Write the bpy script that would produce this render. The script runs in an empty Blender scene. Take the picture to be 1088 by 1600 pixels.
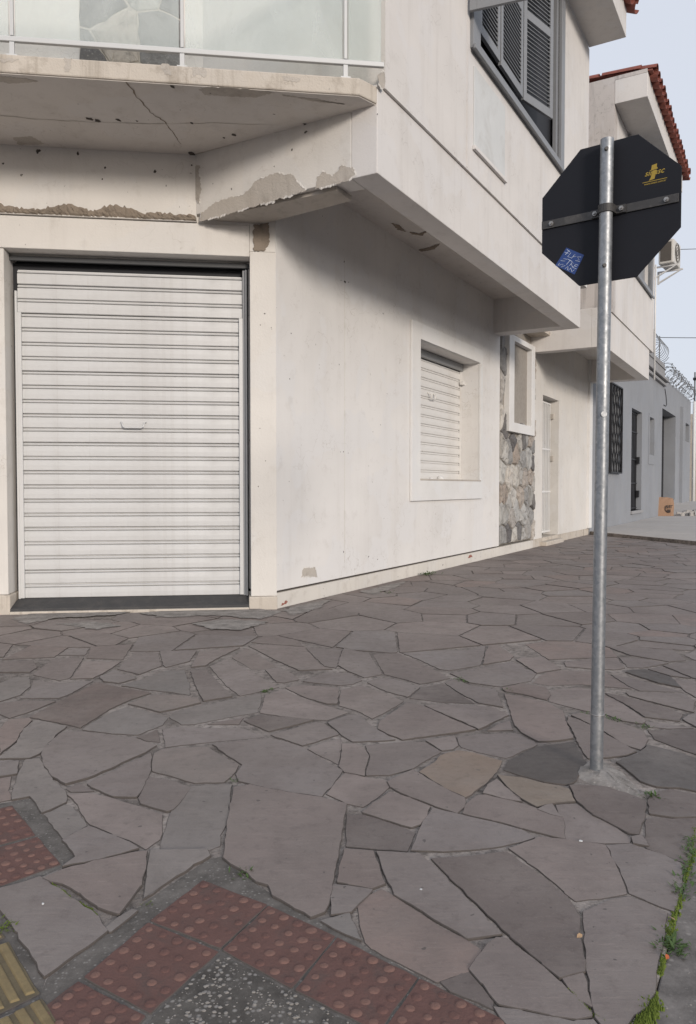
import bpy, bmesh, math, random
from mathutils import Vector, Matrix
R = math.radians
scene = bpy.context.scene
COL = scene.collection

# ------------------------------------------------------------------ camera
F_PX, CX, CY, CAM_H, PITCH = 1200.0, 544.0, 800.0, 1.05, R(1.85)
cam_d = bpy.data.cameras.new('camera')
cam_d.sensor_fit = 'VERTICAL'; cam_d.sensor_height = 24.0; cam_d.lens = 24.0 * F_PX / 1600.0
cam_d.clip_start = 0.05; cam_d.clip_end = 2000
cam = bpy.data.objects.new('camera', cam_d); COL.objects.link(cam)
cam.location = (0, 0, CAM_H); cam.rotation_euler = (R(90) - PITCH, 0, 0)
scene.camera = cam
# ------------------------------------------------------------------ sky, sun, exposure
SUN_EL, SUN_AZ = R(14), R(158)          # azimuth clockwise from +Y: the sun stands low behind the camera
world = bpy.data.worlds.new('World'); scene.world = world; world.use_nodes = True
wn = world.node_tree; wn.nodes.clear()
w_out = wn.nodes.new('ShaderNodeOutputWorld'); w_bg = wn.nodes.new('ShaderNodeBackground')
w_sky = wn.nodes.new('ShaderNodeTexSky'); w_sky.sky_type = 'NISHITA'; w_sky.sun_disc = False
w_sky.sun_elevation = SUN_EL; w_sky.sun_rotation = SUN_AZ
w_sky.air_density = 1.0; w_sky.dust_density = 3.0; w_sky.ozone_density = 1.0
w_mix = wn.nodes.new('ShaderNodeMix'); w_mix.data_type = 'RGBA'; w_mix.inputs['Factor'].default_value = 0.86
w_mix.inputs['B'].default_value = (5.7, 6.0, 6.7, 1)      # thin even cloud veil
wn.links.new(w_sky.outputs['Color'], w_mix.inputs['A'])
wn.links.new(w_mix.outputs['Result'], w_bg.inputs['Color'])
w_bg.inputs['Strength'].default_value = 0.135
wn.links.new(w_bg.outputs['Background'], w_out.inputs['Surface'])
sun_d = bpy.data.lights.new('sun', 'SUN'); sun_d.energy = 2.15; sun_d.angle = R(11); sun_d.color = (1.0, 0.905, 0.81)
sun = bpy.data.objects.new('sun', sun_d); COL.objects.link(sun)
sd = Vector((math.sin(SUN_AZ) * math.cos(SUN_EL), math.cos(SUN_AZ) * math.cos(SUN_EL), math.sin(SUN_EL)))
sun.rotation_euler = sd.to_track_quat('Z', 'Y').to_euler()
sun.location = (0, -20, 10)
scene.view_settings.view_transform = 'Standard'; scene.view_settings.look = 'None'
scene.view_settings.exposure = 0.0; scene.view_settings.gamma = 1.0
scene.view_settings.use_curve_mapping = False
scene.render.engine = 'CYCLES'
scene.cycles.max_bounces = 6

# ------------------------------------------------------------------ survey helpers: sightlines of the camera cut with real planes
def ray(x, y):
    d = Vector(((x - CX) / F_PX, 1.0, -(y - CY) / F_PX)); c, s = math.cos(PITCH), math.sin(PITCH)
    return Vector((d.x, d.y * c + d.z * s, -d.y * s + d.z * c))
def gpt(x, y, z=0.0):
    r = ray(x, y); t = (z - CAM_H) / r.z
    return Vector((r.x * t, r.y * t))
def _gp(x, y): p = gpt(x, y); return Vector((p.x, p.y, 0))
C0 = _gp(433, 951)                              # foot of the house corner
A_ANG = R(60.2); CH_ANG = R(7.2)
UA = Vector((math.cos(A_ANG), math.sin(A_ANG), 0)); UB = Vector((math.sin(A_ANG), -math.cos(A_ANG), 0))
UC = -Vector((math.cos(CH_ANG), math.sin(CH_ANG), 0)); UN = Vector((math.sin(CH_ANG), -math.cos(CH_ANG), 0))
CAM = Vector((0, 0, CAM_H))
def cut(x, y, q, n):
    r = ray(x, y); return CAM + r * ((q - CAM).dot(n) / r.dot(n))
def on_wall(x, y, b=0.0): p = cut(x, y, C0 + UB * b, UB) - C0; return (p.dot(UA), p.z)
def on_return(x, y, a): p = cut(x, y, C0 + UA * a, UA) - C0; return (p.dot(UB), p.z)
def on_chamfer(x, y, n=0.0): p = cut(x, y, C0 + UN * n, UN) - C0; return (p.dot(UC), p.z)
def on_level(x, y, z): p = cut(x, y, Vector((0, 0, z)), Vector((0, 0, 1))) - C0; return (p.dot(UA), p.dot(UB))
# frames, all inside the street frame whose X runs along the facade and -Y towards the street
def AB(a, b, z): return (a, -b, z)
_ca, _cb, _na, _nb = UC.dot(UA), UC.dot(UB), UN.dot(UA), UN.dot(UB)
def CH(c, n, z): return (c * _ca + n * _na, -(c * _cb + n * _nb), z)
def WAB(a, b, z=0.0): return C0 + UA * a + UB * b + Vector((0, 0, z))

# ------------------------------------------------------------------ object helpers
def link(o, parent=None):
    COL.objects.link(o)
    if parent is not None: o.parent = parent
    return o
def tag(o, label=None, cat=None, group=None, kind=None):
    if label: o['label'] = label
    if cat: o['category'] = cat
    if group: o['group'] = group
    if kind: o['kind'] = kind
    return o
def street_thing(name, label, cat, group=None):
    o = bpy.data.objects.new(name, None); o.location = C0; o.rotation_euler = (0, 0, A_ANG); o.empty_display_size = 0.3
    link(o); return tag(o, label, cat, group)
def thing(name, loc, label, cat, group=None, rz=0):
    o = bpy.data.objects.new(name, None); o.location = loc; o.rotation_euler = (0, 0, rz); o.empty_display_size = 0.1
    link(o); return tag(o, label, cat, group)

class MB:
    def __init__(s, frame=None): s.v = []; s.f = []; s.edge = set(); s.T = frame or (lambda x, y, z: (x, y, z))
    def P(s, p): s.v.append(tuple(s.T(*p))); return len(s.v) - 1
    def quad(s, *ps): s.f.append([s.P(p) for p in ps])
    def box(s, x0, x1, y0, y1, z0, z1):
        i = [s.P(p) for p in ((x0, y0, z0), (x1, y0, z0), (x1, y1, z0), (x0, y1, z0), (x0, y0, z1), (x1, y0, z1), (x1, y1, z1), (x0, y1, z1))]
        for q in ((0, 1, 2, 3), (4, 5, 6, 7), (0, 1, 5, 4), (1, 2, 6, 5), (2, 3, 7, 6), (3, 0, 4, 7)): s.f.append([i[k] for k in q])
        return s
    def prism(s, pts0, pts1):
        n = len(pts0); a = [s.P(p) for p in pts0]; b = [s.P(p) for p in pts1]
        s.f.append(a[::-1]); s.f.append(b)
        for k in range(n): s.f.append([a[k], a[(k + 1) % n], b[(k + 1) % n], b[k]])
        return s
    def ring(s, o, i, y0, y1):     # rectangular frame: o, i = (x0, x1, z0, z1), thickness y0..y1
        def rect(r, y): return [s.P((r[0], y, r[2])), s.P((r[1], y, r[2])), s.P((r[1], y, r[3])), s.P((r[0], y, r[3]))]
        a, b, c, d = rect(o, y0), rect(i, y0), rect(o, y1), rect(i, y1)
        for k in range(4):
            m = (k + 1) % 4
            s.f += [[a[k], a[m], b[m], b[k]], [c[k], c[m], d[m], d[k]], [a[k], a[m], c[m], c[k]], [b[k], b[m], d[m], d[k]]]
        return s
    def tube(s, pts, r, n=6, closed=False, cap=True):
        pts = [Vector(s.T(*p)) for p in pts]; rs = r if isinstance(r, (list, tuple)) else [r] * len(pts); rings = []
        up = None
        for k, p in enumerate(pts):
            if closed: t = pts[(k + 1) % len(pts)] - pts[k - 1]
            else: t = pts[min(k + 1, len(pts) - 1)] - pts[max(k - 1, 0)]
            t.normalize()
            if up is None: up = Vector((0, 0, 1)) if abs(t.z) < 0.9 else Vector((1, 0, 0))
            u = t.cross(up).normalized(); w = u.cross(t).normalized(); up = w
            ring = []
            for j in range(n):
                a = 2 * math.pi * j / n; q = p + (u * math.cos(a) + w * math.sin(a)) * rs[k]
                s.v.append(tuple(q)); ring.append(len(s.v) - 1)
            rings.append(ring)
        m = len(rings)
        for k in range(m if closed else m - 1):
            A, B = rings[k], rings[(k + 1) % m]
            for j in range(n): s.f.append([A[j], A[(j + 1) % n], B[(j + 1) % n], B[j]])
        if cap and not closed: s.f.append(rings[0][::-1]); s.f.append(rings[-1])
        return s
    def mesh(s, name):
        me = bpy.data.meshes.new(name); me.from_pydata(s.v, [], s.f)
        bm = bmesh.new(); bm.from_mesh(me); bmesh.ops.recalc_face_normals(bm, faces=bm.faces); bm.to_mesh(me); bm.free()
        return me
    def build(s, name, mat, parent=None, bevel=0.0, smooth=False):
        me = s.mesh(name); me.materials.append(mat)
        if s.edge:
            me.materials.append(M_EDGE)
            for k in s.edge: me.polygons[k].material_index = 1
        if smooth:
            for p in me.polygons: p.use_smooth = True
        o = link(bpy.data.objects.new(name, me), parent)
        if bevel:
            m = o.modifiers.new('Bevel', 'BEVEL'); m.width = bevel; m.segments = 2; m.limit_method = 'ANGLE'; m.angle_limit = R(40)
        return o
def inst(name, me, parent=None, loc=None, rot=None):
    o = bpy.data.objects.new(name, me)
    if loc is not None: o.location = loc
    if rot is not None: o.rotation_euler = rot
    return link(o, parent)

# ------------------------------------------------------------------ materials
class NT:
    def __init__(s, name):
        s.m = bpy.data.materials.new(name); s.m.use_nodes = True; s.t = s.m.node_tree; s.t.nodes.clear()
        s.out = s.n('ShaderNodeOutputMaterial'); s.b = s.n('ShaderNodeBsdfPrincipled'); s.l(s.b.outputs[0], s.out.inputs[0])
    def n(s, k, **kw):
        x = s.t.nodes.new(k)
        for a, v in kw.items(): setattr(x, a, v)
        return x
    def l(s, a, b): s.t.links.new(a, b)
    def coord(s, scale=(1, 1, 1), kind='Object'):
        tc = s.n('ShaderNodeTexCoord'); mp = s.n('ShaderNodeMapping'); mp.inputs['Scale'].default_value = scale
        s.l(tc.outputs[kind], mp.inputs[0]); return mp.outputs[0]
    def noise(s, vec, scale, detail=6, rough=0.6, dist=0.0):
        x = s.n('ShaderNodeTexNoise'); x.inputs['Scale'].default_value = scale; x.inputs['Detail'].default_value = detail
        x.inputs['Roughness'].default_value = rough; x.inputs['Distortion'].default_value = dist; s.l(vec, x.inputs['Vector']); return x.outputs['Fac']
    def ramp(s, fac, stops):
        x = s.n('ShaderNodeValToRGB'); e = x.color_ramp.elements
        while len(e) < len(stops): e.new(0.5)
        for k, (p, c) in enumerate(stops):
            e[k].position = p; e[k].color = (c[0], c[1], c[2], 1) if isinstance(c, (tuple, list)) else (c, c, c, 1)
        s.l(fac, x.inputs[0]); return x.outputs['Color']
    def mix(s, a, b, fac, mode='MIX'):
        x = s.n('ShaderNodeMix'); x.data_type = 'RGBA'; x.blend_type = mode; x.clamp_factor = True
        for k, v in (('A', a), ('B', b)):
            if isinstance(v, (tuple, list)): x.inputs[k].default_value = (v[0], v[1], v[2], 1)
            else: s.l(v, x.inputs[k])
        if isinstance(fac, (int, float)): x.inputs['Factor'].default_value = fac
        else: s.l(fac, x.inputs['Factor'])
        return x.outputs['Result']
    def bump(s, h, strength=0.3, dist=0.01, prev=None):
        x = s.n('ShaderNodeBump'); x.inputs['Strength'].default_value = strength; x.inputs['Distance'].default_value = dist
        s.l(h, x.inputs['Height'])
        if prev is not None: s.l(prev, x.inputs['Normal'])
        return x.outputs[0]
    def end(s, col, rough=0.8, normal=None, metal=0.0, spec=0.5):
        if isinstance(col, (tuple, list)): s.b.inputs['Base Color'].default_value = (col[0], col[1], col[2], 1)
        else: s.l(col, s.b.inputs['Base Color'])
        if isinstance(rough, (int, float)): s.b.inputs['Roughness'].default_value = rough
        else: s.l(rough, s.b.inputs['Roughness'])
        s.b.inputs['Metallic'].default_value = metal; s.b.inputs['Specular IOR Level'].default_value = spec
        if normal is not None: s.l(normal, s.b.inputs['Normal'])
        return s.m
def grey(c, k): return (c[0] * k, c[1] * k, c[2] * k)

def m_plaster(name, base, dirt=(0.36, 0.32, 0.27), amount=0.35, spots=True, bump=0.35, streak=0.5):
    t = NT(name); v = t.coord()
    big = t.noise(v, 0.9, 3, 0.6); st = t.noise(t.coord((5.0, 5.0, 0.35)), 1.6, 4, 0.65); fine = t.noise(v, 60, 2, 0.7); mid = t.noise(v, 7, 4, 0.65)
    c = t.mix(base, grey(base, 0.88), t.ramp(big, [(0.35, 0), (0.7, 1)]))
    rpt = t.noise(v, 1.7, 3, 0.45, 0.2); c = t.mix(c, (base[0] * 0.95, base[1] * 0.965, base[2] * 0.99), t.mix((0, 0, 0), t.ramp(rpt, [(0.53, 0), (0.555, 1)]), 0.55))
    hl = t.n('ShaderNodeTexVoronoi'); hl.feature = 'DISTANCE_TO_EDGE'; hl.inputs['Scale'].default_value = 1.1; vw = t.n('ShaderNodeVectorMath'); vw.operation = 'ADD'; wn_ = t.n('ShaderNodeTexNoise'); wn_.inputs['Scale'].default_value = 4; wn_.inputs['Detail'].default_value = 3; t.l(v, wn_.inputs['Vector']); t.l(v, vw.inputs[0]); t.l(wn_.outputs['Color'], vw.inputs[1]); t.l(vw.outputs[0], hl.inputs['Vector'])
    hm = t.mix(t.ramp(hl.outputs['Distance'], [(0.0, 1), (0.006, 0)]), (0, 0, 0), t.ramp(big, [(0.45, 1), (0.58, 0)])); c = t.mix(c, dirt, t.mix((0, 0, 0), hm, 0.45))
    c = t.mix(c, dirt, t.mix((0, 0, 0), t.ramp(st, [(0.52, 0), (0.78, 1)]), amount * streak))
    c = t.mix(c, dirt, t.mix((0, 0, 0), t.ramp(mid, [(0.56, 0), (0.80, 1)]), amount))
    if spots:
        sp = t.noise(v, 23, 3, 0.5); sm = t.noise(v, 2.3, 3, 0.5)
        k = t.mix(t.ramp(sp, [(0.725, 0), (0.745, 1)]), (0, 0, 0), t.ramp(sm, [(0.42, 1), (0.60, 0)]))
        c = t.mix(c, (0.13, 0.115, 0.10), k)
    n = t.bump(mid, bump * 0.5, 0.02); n = t.bump(fine, bump, 0.004, n)
    return t.end(c, 0.88, n, spec=0.3)
def m_plain(name, col, rough=0.6, metal=0.0, var=0.12, scale=9.0, bump=0.1, bscale=80, dirt=None, damt=0.4, spec=0.5):
    t = NT(name); v = t.coord(); a = t.noise(v, scale, 6, 0.65)
    c = t.mix(grey(col, 1 - var), grey(col, 1 + var), a)
    if dirt:
        d = t.noise(v, scale * 0.6, 7, 0.7, 0.4); c = t.mix(c, dirt, t.mix((0, 0, 0), t.ramp(d, [(0.5, 0), (0.72, 1)]), damt))
    n = t.bump(t.noise(v, bscale, 3, 0.6), bump, 0.003)
    return t.end(c, rough, n, metal, spec)

WHITE = (0.735, 0.72, 0.70)
M_WALL = m_plaster('white_wall_paint', WHITE, amount=0.26, streak=0.4)
M_WALL2 = m_plaster('cream_wall_paint', (0.70, 0.675, 0.635), amount=0.28)
M_UP = m_plaster('upper_wall_paint', (0.70, 0.675, 0.65), dirt=(0.40, 0.37, 0.34), amount=0.22, spots=False, streak=1.1)
M_SOFFIT = m_plaster('soffit_paint', (0.66, 0.625, 0.585), dirt=(0.36, 0.32, 0.28), amount=0.35)
M_GABLE = m_plaster('stained_gable_paint', (0.56, 0.525, 0.50), dirt=(0.16, 0.15, 0.14), amount=0.6, streak=1.0)
M_SLAB = m_plaster('bare_concrete_edge', (0.56, 0.51, 0.445), dirt=(0.24, 0.20, 0.155), amount=0.75, bump=0.7, streak=1.2)
M_PLINTH = m_plaster('plinth_paint', (0.66, 0.63, 0.58), dirt=(0.33, 0.29, 0.25), amount=0.5)
M_TRIM = m_plaster('bright_trim_paint', (0.74, 0.735, 0.72), dirt=(0.45, 0.42, 0.38), amount=0.18, spots=False, bump=0.2)
M_EXPOSED = m_plaster('exposed_render', (0.49, 0.45, 0.40), dirt=(0.30, 0.27, 0.235), amount=0.85, spots=True, bump=1.0, streak=0.9)
M_RUBBLE = m_plaster('crumbling_concrete', (0.27, 0.225, 0.18), dirt=(0.09, 0.075, 0.06), amount=0.9, spots=False, bump=1.0)
M_RUBBLE2 = m_plain('wall_mortar', (0.30, 0.275, 0.245), 0.95, var=0.3, scale=20, bump=0.8)
M_WHITECHIP = m_plain('bare_white_filler', (0.60, 0.615, 0.615), 0.9, var=0.10, scale=5, dirt=(0.42, 0.41, 0.39), damt=0.5)
M_DARKSPOT = m_plain('mould_and_gap_shade', (0.075, 0.065, 0.057), 0.95)  # mould marks; also the painted shade in the gap above the plinth
M_BRICKRED = m_plain('brick_red', (0.30, 0.12, 0.09), 0.95)
M_SHUT = m_plain('shutter_paint', (0.60, 0.605, 0.605), 0.38, var=0.03, scale=3, bump=0.05, dirt=(0.5, 0.48, 0.45), damt=0.25)
def m_shutter():
    t = NT('shutter_paint_worn'); v = t.coord(); st = t.noise(t.coord((9.0, 9.0, 0.5)), 2.2, 4, 0.7); a = t.noise(v, 2.5, 4, 0.65); f = t.noise(v, 70, 2, 0.7); sc = t.noise(t.coord((1.5, 1.5, 60.0)), 2.0, 3, 0.7)
    c = t.mix((0.60, 0.605, 0.605), (0.52, 0.52, 0.515), t.ramp(a, [(0.4, 0), (0.7, 1)])); c = t.mix(c, (0.40, 0.385, 0.36), t.mix((0, 0, 0), t.ramp(st, [(0.55, 0), (0.8, 1)]), 0.4))
    c = t.mix(c, (0.66, 0.665, 0.665), t.mix((0, 0, 0), t.ramp(sc, [(0.55, 0), (0.7, 1)]), 0.4)); c = t.mix(c, (0.36, 0.34, 0.32), t.ramp(f, [(0.74, 0), (0.77, 1)]))
    return t.end(c, t.ramp(a, [(0.3, 0.32), (0.7, 0.5)]), t.bump(t.noise(v, 5, 3, 0.5), 0.12, 0.02), spec=0.5)
M_SLAT = m_shutter()
M_SHUT2 = m_plain('cream_shutter_paint', (0.70, 0.69, 0.67), 0.5, var=0.04, scale=3, bump=0.05, dirt=(0.42, 0.37, 0.3), damt=0.25)
M_STEELGREY = m_plain('grey_steel', (0.24, 0.245, 0.25), 0.5, var=0.1)
M_DARKRAIL = m_plain('dark_grey_steel', (0.055, 0.058, 0.062), 0.6)
M_BLACKGAP = m_plain('dark_void', (0.012, 0.013, 0.017), 0.7)  # near-black colour stands in for unlit rooms, slots and openings
M_THRESH = m_plain('dark_threshold', (0.050, 0.050, 0.052), 0.75, var=0.25, scale=14, bump=0.4, dirt=(0.12, 0.11, 0.10), damt=0.4)
M_ALU = m_plain('white_aluminium', (0.57, 0.58, 0.58), 0.35, var=0.02, scale=4, bump=0.02)
M_GREYPAINT = m_plain('grey_gloss_paint', (0.235, 0.245, 0.26), 0.5, var=0.08, scale=5, bump=0.08, dirt=(0.16, 0.16, 0.165), damt=0.3)
M_GREYWALL = m_plaster('blue_grey_wall_paint', (0.285, 0.297, 0.318), dirt=(0.205, 0.208, 0.215), amount=0.3, spots=False, streak=0.8)
M_GREYTRIM = m_plaster('pale_grey_moulding', (0.31, 0.31, 0.315), dirt=(0.18, 0.18, 0.18), amount=0.3, spots=False)
M_IRON = m_plain('black_iron', (0.012, 0.012, 0.014), 0.55)
M_DARKDOOR = m_plain('dark_metal_door', (0.022, 0.022, 0.026), 0.5, var=0.15)
M_WIRE = m_plain('razor_steel', (0.20, 0.205, 0.21), 0.6, metal=0.3)
M_CABLE = m_plain('cable_black', (0.03, 0.03, 0.032), 0.7)
M_ROOF = m_plain('terracotta', (0.24, 0.075, 0.055), 0.75, var=0.25, scale=6, bump=0.4, bscale=50, dirt=(0.09, 0.05, 0.045), damt=0.5)
M_PAVE = m_plaster('pale_pavers', (0.47, 0.445, 0.42), dirt=(0.30, 0.28, 0.26), amount=0.5, spots=False, bump=0.3)
M_SIGNBACK = m_plain('sign_back_black', (0.0085, 0.0095, 0.0145), 0.7, var=0.15, scale=5, bump=0.05, dirt=(0.016, 0.016, 0.02), damt=0.4, spec=0.35)
M_SIGNFRONT = m_plain('sign_red', (0.45, 0.02, 0.02), 0.4)
M_BRACKET = m_plain('bracket_metal', (0.045, 0.043, 0.043), 0.55, var=0.4, scale=30, dirt=(0.15, 0.14, 0.13), damt=0.5)
M_BOLT = m_plain('bolt_steel', (0.35, 0.34, 0.33), 0.4, metal=0.7)
M_YELLOWINK = m_plain('yellow_print', (0.36, 0.25, 0.035), 0.6)
M_BLUESTICK = m_plain('blue_sticker', (0.02, 0.055, 0.21), 0.45, var=0.1)
M_WHITEINK = m_plain('white_marker', (0.55, 0.62, 0.75), 0.6)
M_KRAFT = m_plain('kraft_paper', (0.29, 0.18, 0.115), 0.85, var=0.12, bump=0.3, bscale=25)
M_INK = m_plain('dark_print', (0.05, 0.04, 0.04), 0.8)
M_ACPLASTIC = m_plain('aged_white_plastic', (0.60, 0.585, 0.55), 0.55, var=0.05, dirt=(0.42, 0.40, 0.36), damt=0.3)
M_ACDARK = m_plain('coil_dark', (0.09, 0.08, 0.07), 0.7)
M_LEAF = m_plain('weed_green', (0.055, 0.10, 0.022), 0.6, var=0.4, scale=40)
M_MOSS = m_plain('moss_green', (0.105, 0.145, 0.02), 0.95, var=0.5, scale=30, bump=0.8)
M_DRYLEAF = m_plain('dry_leaf', (0.36, 0.24, 0.14), 0.8, var=0.2, scale=60)
M_ORANGELEAF = m_plain('orange_leaf', (0.42, 0.10, 0.03), 0.7, var=0.2, scale=60)
M_WOOD = m_plain('weathered_wood', (0.24, 0.19, 0.14), 0.85, var=0.3, scale=12)

def m_galv():
    t = NT('galvanised_steel'); v = t.coord()
    a = t.noise(v, 30, 5, 0.7); b = t.noise(t.coord((1, 1, 0.2)), 14, 5, 0.7); vo = t.n('ShaderNodeTexVoronoi'); vo.inputs['Scale'].default_value = 85; t.l(v, vo.inputs['Vector'])
    c = t.mix((0.24, 0.255, 0.27), (0.36, 0.37, 0.385), vo.outputs['Color']); c = t.mix(c, (0.14, 0.15, 0.165), t.mix((0, 0, 0), t.ramp(b, [(0.5, 0), (0.75, 1)]), 0.5))
    c = t.mix(c, (0.55, 0.55, 0.55), t.ramp(a, [(0.68, 0), (0.74, 1)]))
    return t.end(c, t.ramp(a, [(0.3, 0.38), (0.7, 0.6)]), t.bump(a, 0.08, 0.002), 0.75)
M_GALV = m_galv()
def m_glass():
    t = NT('balcony_glass'); t.t.nodes.remove(t.b)
    tr = t.n('ShaderNodeBsdfTransparent'); tr.inputs[0].default_value = (0.95, 0.975, 0.965, 1)
    gl = t.n('ShaderNodeBsdfGlossy'); gl.inputs['Roughness'].default_value = 0.02; gl.inputs[0].default_value = (0.9, 0.95, 0.95, 1)
    df = t.n('ShaderNodeBsdfDiffuse'); df.inputs[0].default_value = (0.80, 0.84, 0.83, 1)
    fr = t.n('ShaderNodeFresnel'); fr.inputs[0].default_value = 1.5
    m0 = t.n('ShaderNodeMixShader'); sm_ = t.ramp(t.noise(t.coord((1.0, 1.0, 0.6)), 2.2, 5, 0.65, 0.8), [(0.3, 0.14), (0.75, 0.36)]); t.l(sm_, m0.inputs[0]); t.l(tr.outputs[0], m0.inputs[1]); t.l(df.outputs[0], m0.inputs[2])
    m1 = t.n('ShaderNodeMixShader'); t.l(fr.outputs[0], m1.inputs[0]); t.l(m0.outputs[0], m1.inputs[1]); t.l(gl.outputs[0], m1.inputs[2])
    t.l(m1.outputs[0], t.out.inputs[0]); return t.m
M_GLASS = m_glass()

def m_stone(name, c0, c1, c2, island=False):
    """sawn basalt slab: shade differs from slab to slab, soft cloudy veins, scratches"""
    t = NT(name); v = t.coord()
    if island:
        g = t.n('ShaderNodeNewGeometry'); rnd = g.outputs['Random Per Island']
    else:
        oi = t.n('ShaderNodeObjectInfo'); rnd = oi.outputs['Random']
    c = t.ramp(rnd, [(0.0, grey(c0, 0.80)), (0.2, (c1[0] * 0.93, c1[1] * 0.99, c1[2] * 1.03)), (0.4, c0), (0.6, grey(c1, 1.12)), (0.78, (c2[0] * 0.98, c2[1], c2[2] * 1.02)), (0.9, (c1[0] * 1.06, c1[1] * 0.97, c1[2] * 0.93)), (1.0, grey(c1, 0.78))])
    a = t.noise(v, 3.2, 5, 0.62, 0.6); b = t.noise(v, 22, 4, 0.7); f = t.noise(v, 190, 2, 0.7)
    c = t.mix(c, grey(c1, 0.70), t.mix((0, 0, 0), t.ramp(a, [(0.40, 0), (0.68, 1)]), 0.75))
    c = t.mix(c, (0.245, 0.215, 0.195), t.mix((0, 0, 0), t.ramp(t.noise(v, 2.1, 4, 0.6, 0.3), [(0.46, 0), (0.70, 1)]), 0.5))
    sc_ = t.noise(t.coord((1.0, 7.0, 1.0)), 9, 4, 0.72, 0.5); c = t.mix(c, grey(c1, 1.28), t.mix((0, 0, 0), t.ramp(sc_, [(0.56, 0), (0.72, 1)]), 0.4))
    c = t.mix(c, grey(c1, 0.55), t.mix((0, 0, 0), t.ramp(b, [(0.54, 0), (0.72, 1)]), 0.45))
    big_ = t.noise(v, 0.75, 4, 0.7, 0.6); c = t.mix(c, grey(c1, 0.60), t.mix((0, 0, 0), t.ramp(big_, [(0.46, 0), (0.68, 1)]), 0.5))
    gum = t.noise(v, 38, 2, 0.4); c = t.mix(c, (0.075, 0.068, 0.064), t.mix((0, 0, 0), t.ramp(gum, [(0.735, 0), (0.75, 1)]), 0.75))
    c = t.mix(c, (0.30, 0.28, 0.265), t.mix((0, 0, 0), t.ramp(f, [(0.64, 0), (0.72, 1)]), 0.35))
    n = t.bump(a, 0.35, 0.014); n = t.bump(sc_, 0.35, 0.004, n); n = t.bump(b, 0.4, 0.004, n); n = t.bump(f, 0.35, 0.0012, n)
    return t.end(c, t.ramp(b, [(0.3, 0.55), (0.7, 0.78)]), n, spec=0.4)
M_STONE = m_stone('basalt_slab', (0.210, 0.174, 0.160), (0.240, 0.200, 0.184), (0.223, 0.196, 0.183))
M_STONE_I = m_stone('basalt_slab_far', (0.210, 0.174, 0.160), (0.240, 0.200, 0.184), (0.223, 0.196, 0.183), island=True)
M_STONE_DK = m_stone('basalt_slab_dark', (0.153, 0.124, 0.113), (0.170, 0.139, 0.126), (0.159, 0.133, 0.123))
M_STONE_WET = m_stone('basalt_slab_stained', (0.109, 0.095, 0.088), (0.125, 0.108, 0.099), (0.112, 0.098, 0.091))
M_STONE_BR = m_stone('basalt_slab_ochre', (0.245, 0.190, 0.148), (0.255, 0.200, 0.158), (0.245, 0.196, 0.158))
M_STONE_BL = m_stone('basalt_slab_blue', (0.221, 0.196, 0.181), (0.235, 0.207, 0.191), (0.224, 0.199, 0.185))
M_STONE_RD = m_stone('basalt_slab_red', (0.195, 0.150, 0.133), (0.200, 0.156, 0.140), (0.195, 0.151, 0.137))
def m_mortar():
    t = NT('joint_mortar'); v = t.coord(); a = t.noise(v, 2.4, 4, 0.7); b = t.noise(v, 30, 4, 0.75); f = t.noise(v, 160, 2, 0.8)
    c = t.mix((0.16, 0.14, 0.127), (0.35, 0.31, 0.285), t.ramp(a, [(0.36, 0), (0.62, 1)]))
    c = t.mix(c, (0.040, 0.036, 0.032), t.mix((0, 0, 0), t.ramp(b, [(0.47, 0), (0.64, 1)]), 0.6))
    c = t.mix(c, (0.34, 0.32, 0.29), t.mix((0, 0, 0), t.ramp(f, [(0.6, 0), (0.68, 1)]), 0.6))
    n = t.bump(b, 0.8, 0.012); n = t.bump(f, 0.6, 0.003, n)
    return t.end(c, 0.95, n, spec=0.2)
M_MORTAR = m_mortar()
M_EDGE = m_plain('dark_slab_edge', (0.085, 0.073, 0.066), 0.95, var=0.4, scale=30, bump=0.5)  # slab side faces, darker than the tops
def m_aggregate(name, dark, light, lo=0.5, hi=0.62, scale=70):
    t = NT(name); v = t.coord(); vo = t.n('ShaderNodeTexVoronoi'); vo.inputs['Scale'].default_value = scale; t.l(v, vo.inputs['Vector'])
    a = t.noise(v, 9, 8, 0.75); f = t.noise(v, 120, 5, 0.8)
    sp = t.mix((0, 0, 0), t.ramp(vo.outputs['Distance'], [(0.18, 1), (0.42, 0)]), t.ramp(t.n('ShaderNodeTexVoronoi').outputs['Color'] if False else vo.outputs['Color'], [(lo, 0), (hi, 1)]))
    c = t.mix(dark, grey(dark, 1.8), t.ramp(a, [(0.4, 0), (0.65, 1)])); c = t.mix(c, light, sp)
    c = t.mix(c, light, t.mix((0, 0, 0), t.ramp(f, [(0.58, 0), (0.68, 1)]), 0.6))
    n = t.bump(vo.outputs['Distance'], -0.5, 0.006); n = t.bump(f, 0.5, 0.003, n)
    return t.end(c, 0.95, n, spec=0.2)
M_AGG = m_aggregate('exposed_aggregate', (0.075, 0.069, 0.063), (0.27, 0.255, 0.24))
M_KERB = m_aggregate('kerb_concrete', (0.125, 0.115, 0.108), (0.27, 0.25, 0.235), 0.62, 0.72, 60)
M_GRIT = m_aggregate('gritty_bedding', (0.098, 0.090, 0.083), (0.26, 0.245, 0.23), 0.6, 0.75, 110)
M_MOUND = m_aggregate('rough_mortar', (0.20, 0.185, 0.172), (0.36, 0.335, 0.31), 0.6, 0.7, 90)
M_ROAD = m_aggregate('asphalt', (0.045, 0.045, 0.046), (0.12, 0.12, 0.12), 0.6, 0.75, 90)
M_TACT = m_plain('red_tactile', (0.130, 0.068, 0.058), 0.92, var=0.3, scale=14, bump=0.7, bscale=120, dirt=(0.085, 0.064, 0.058), damt=0.85)
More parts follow.
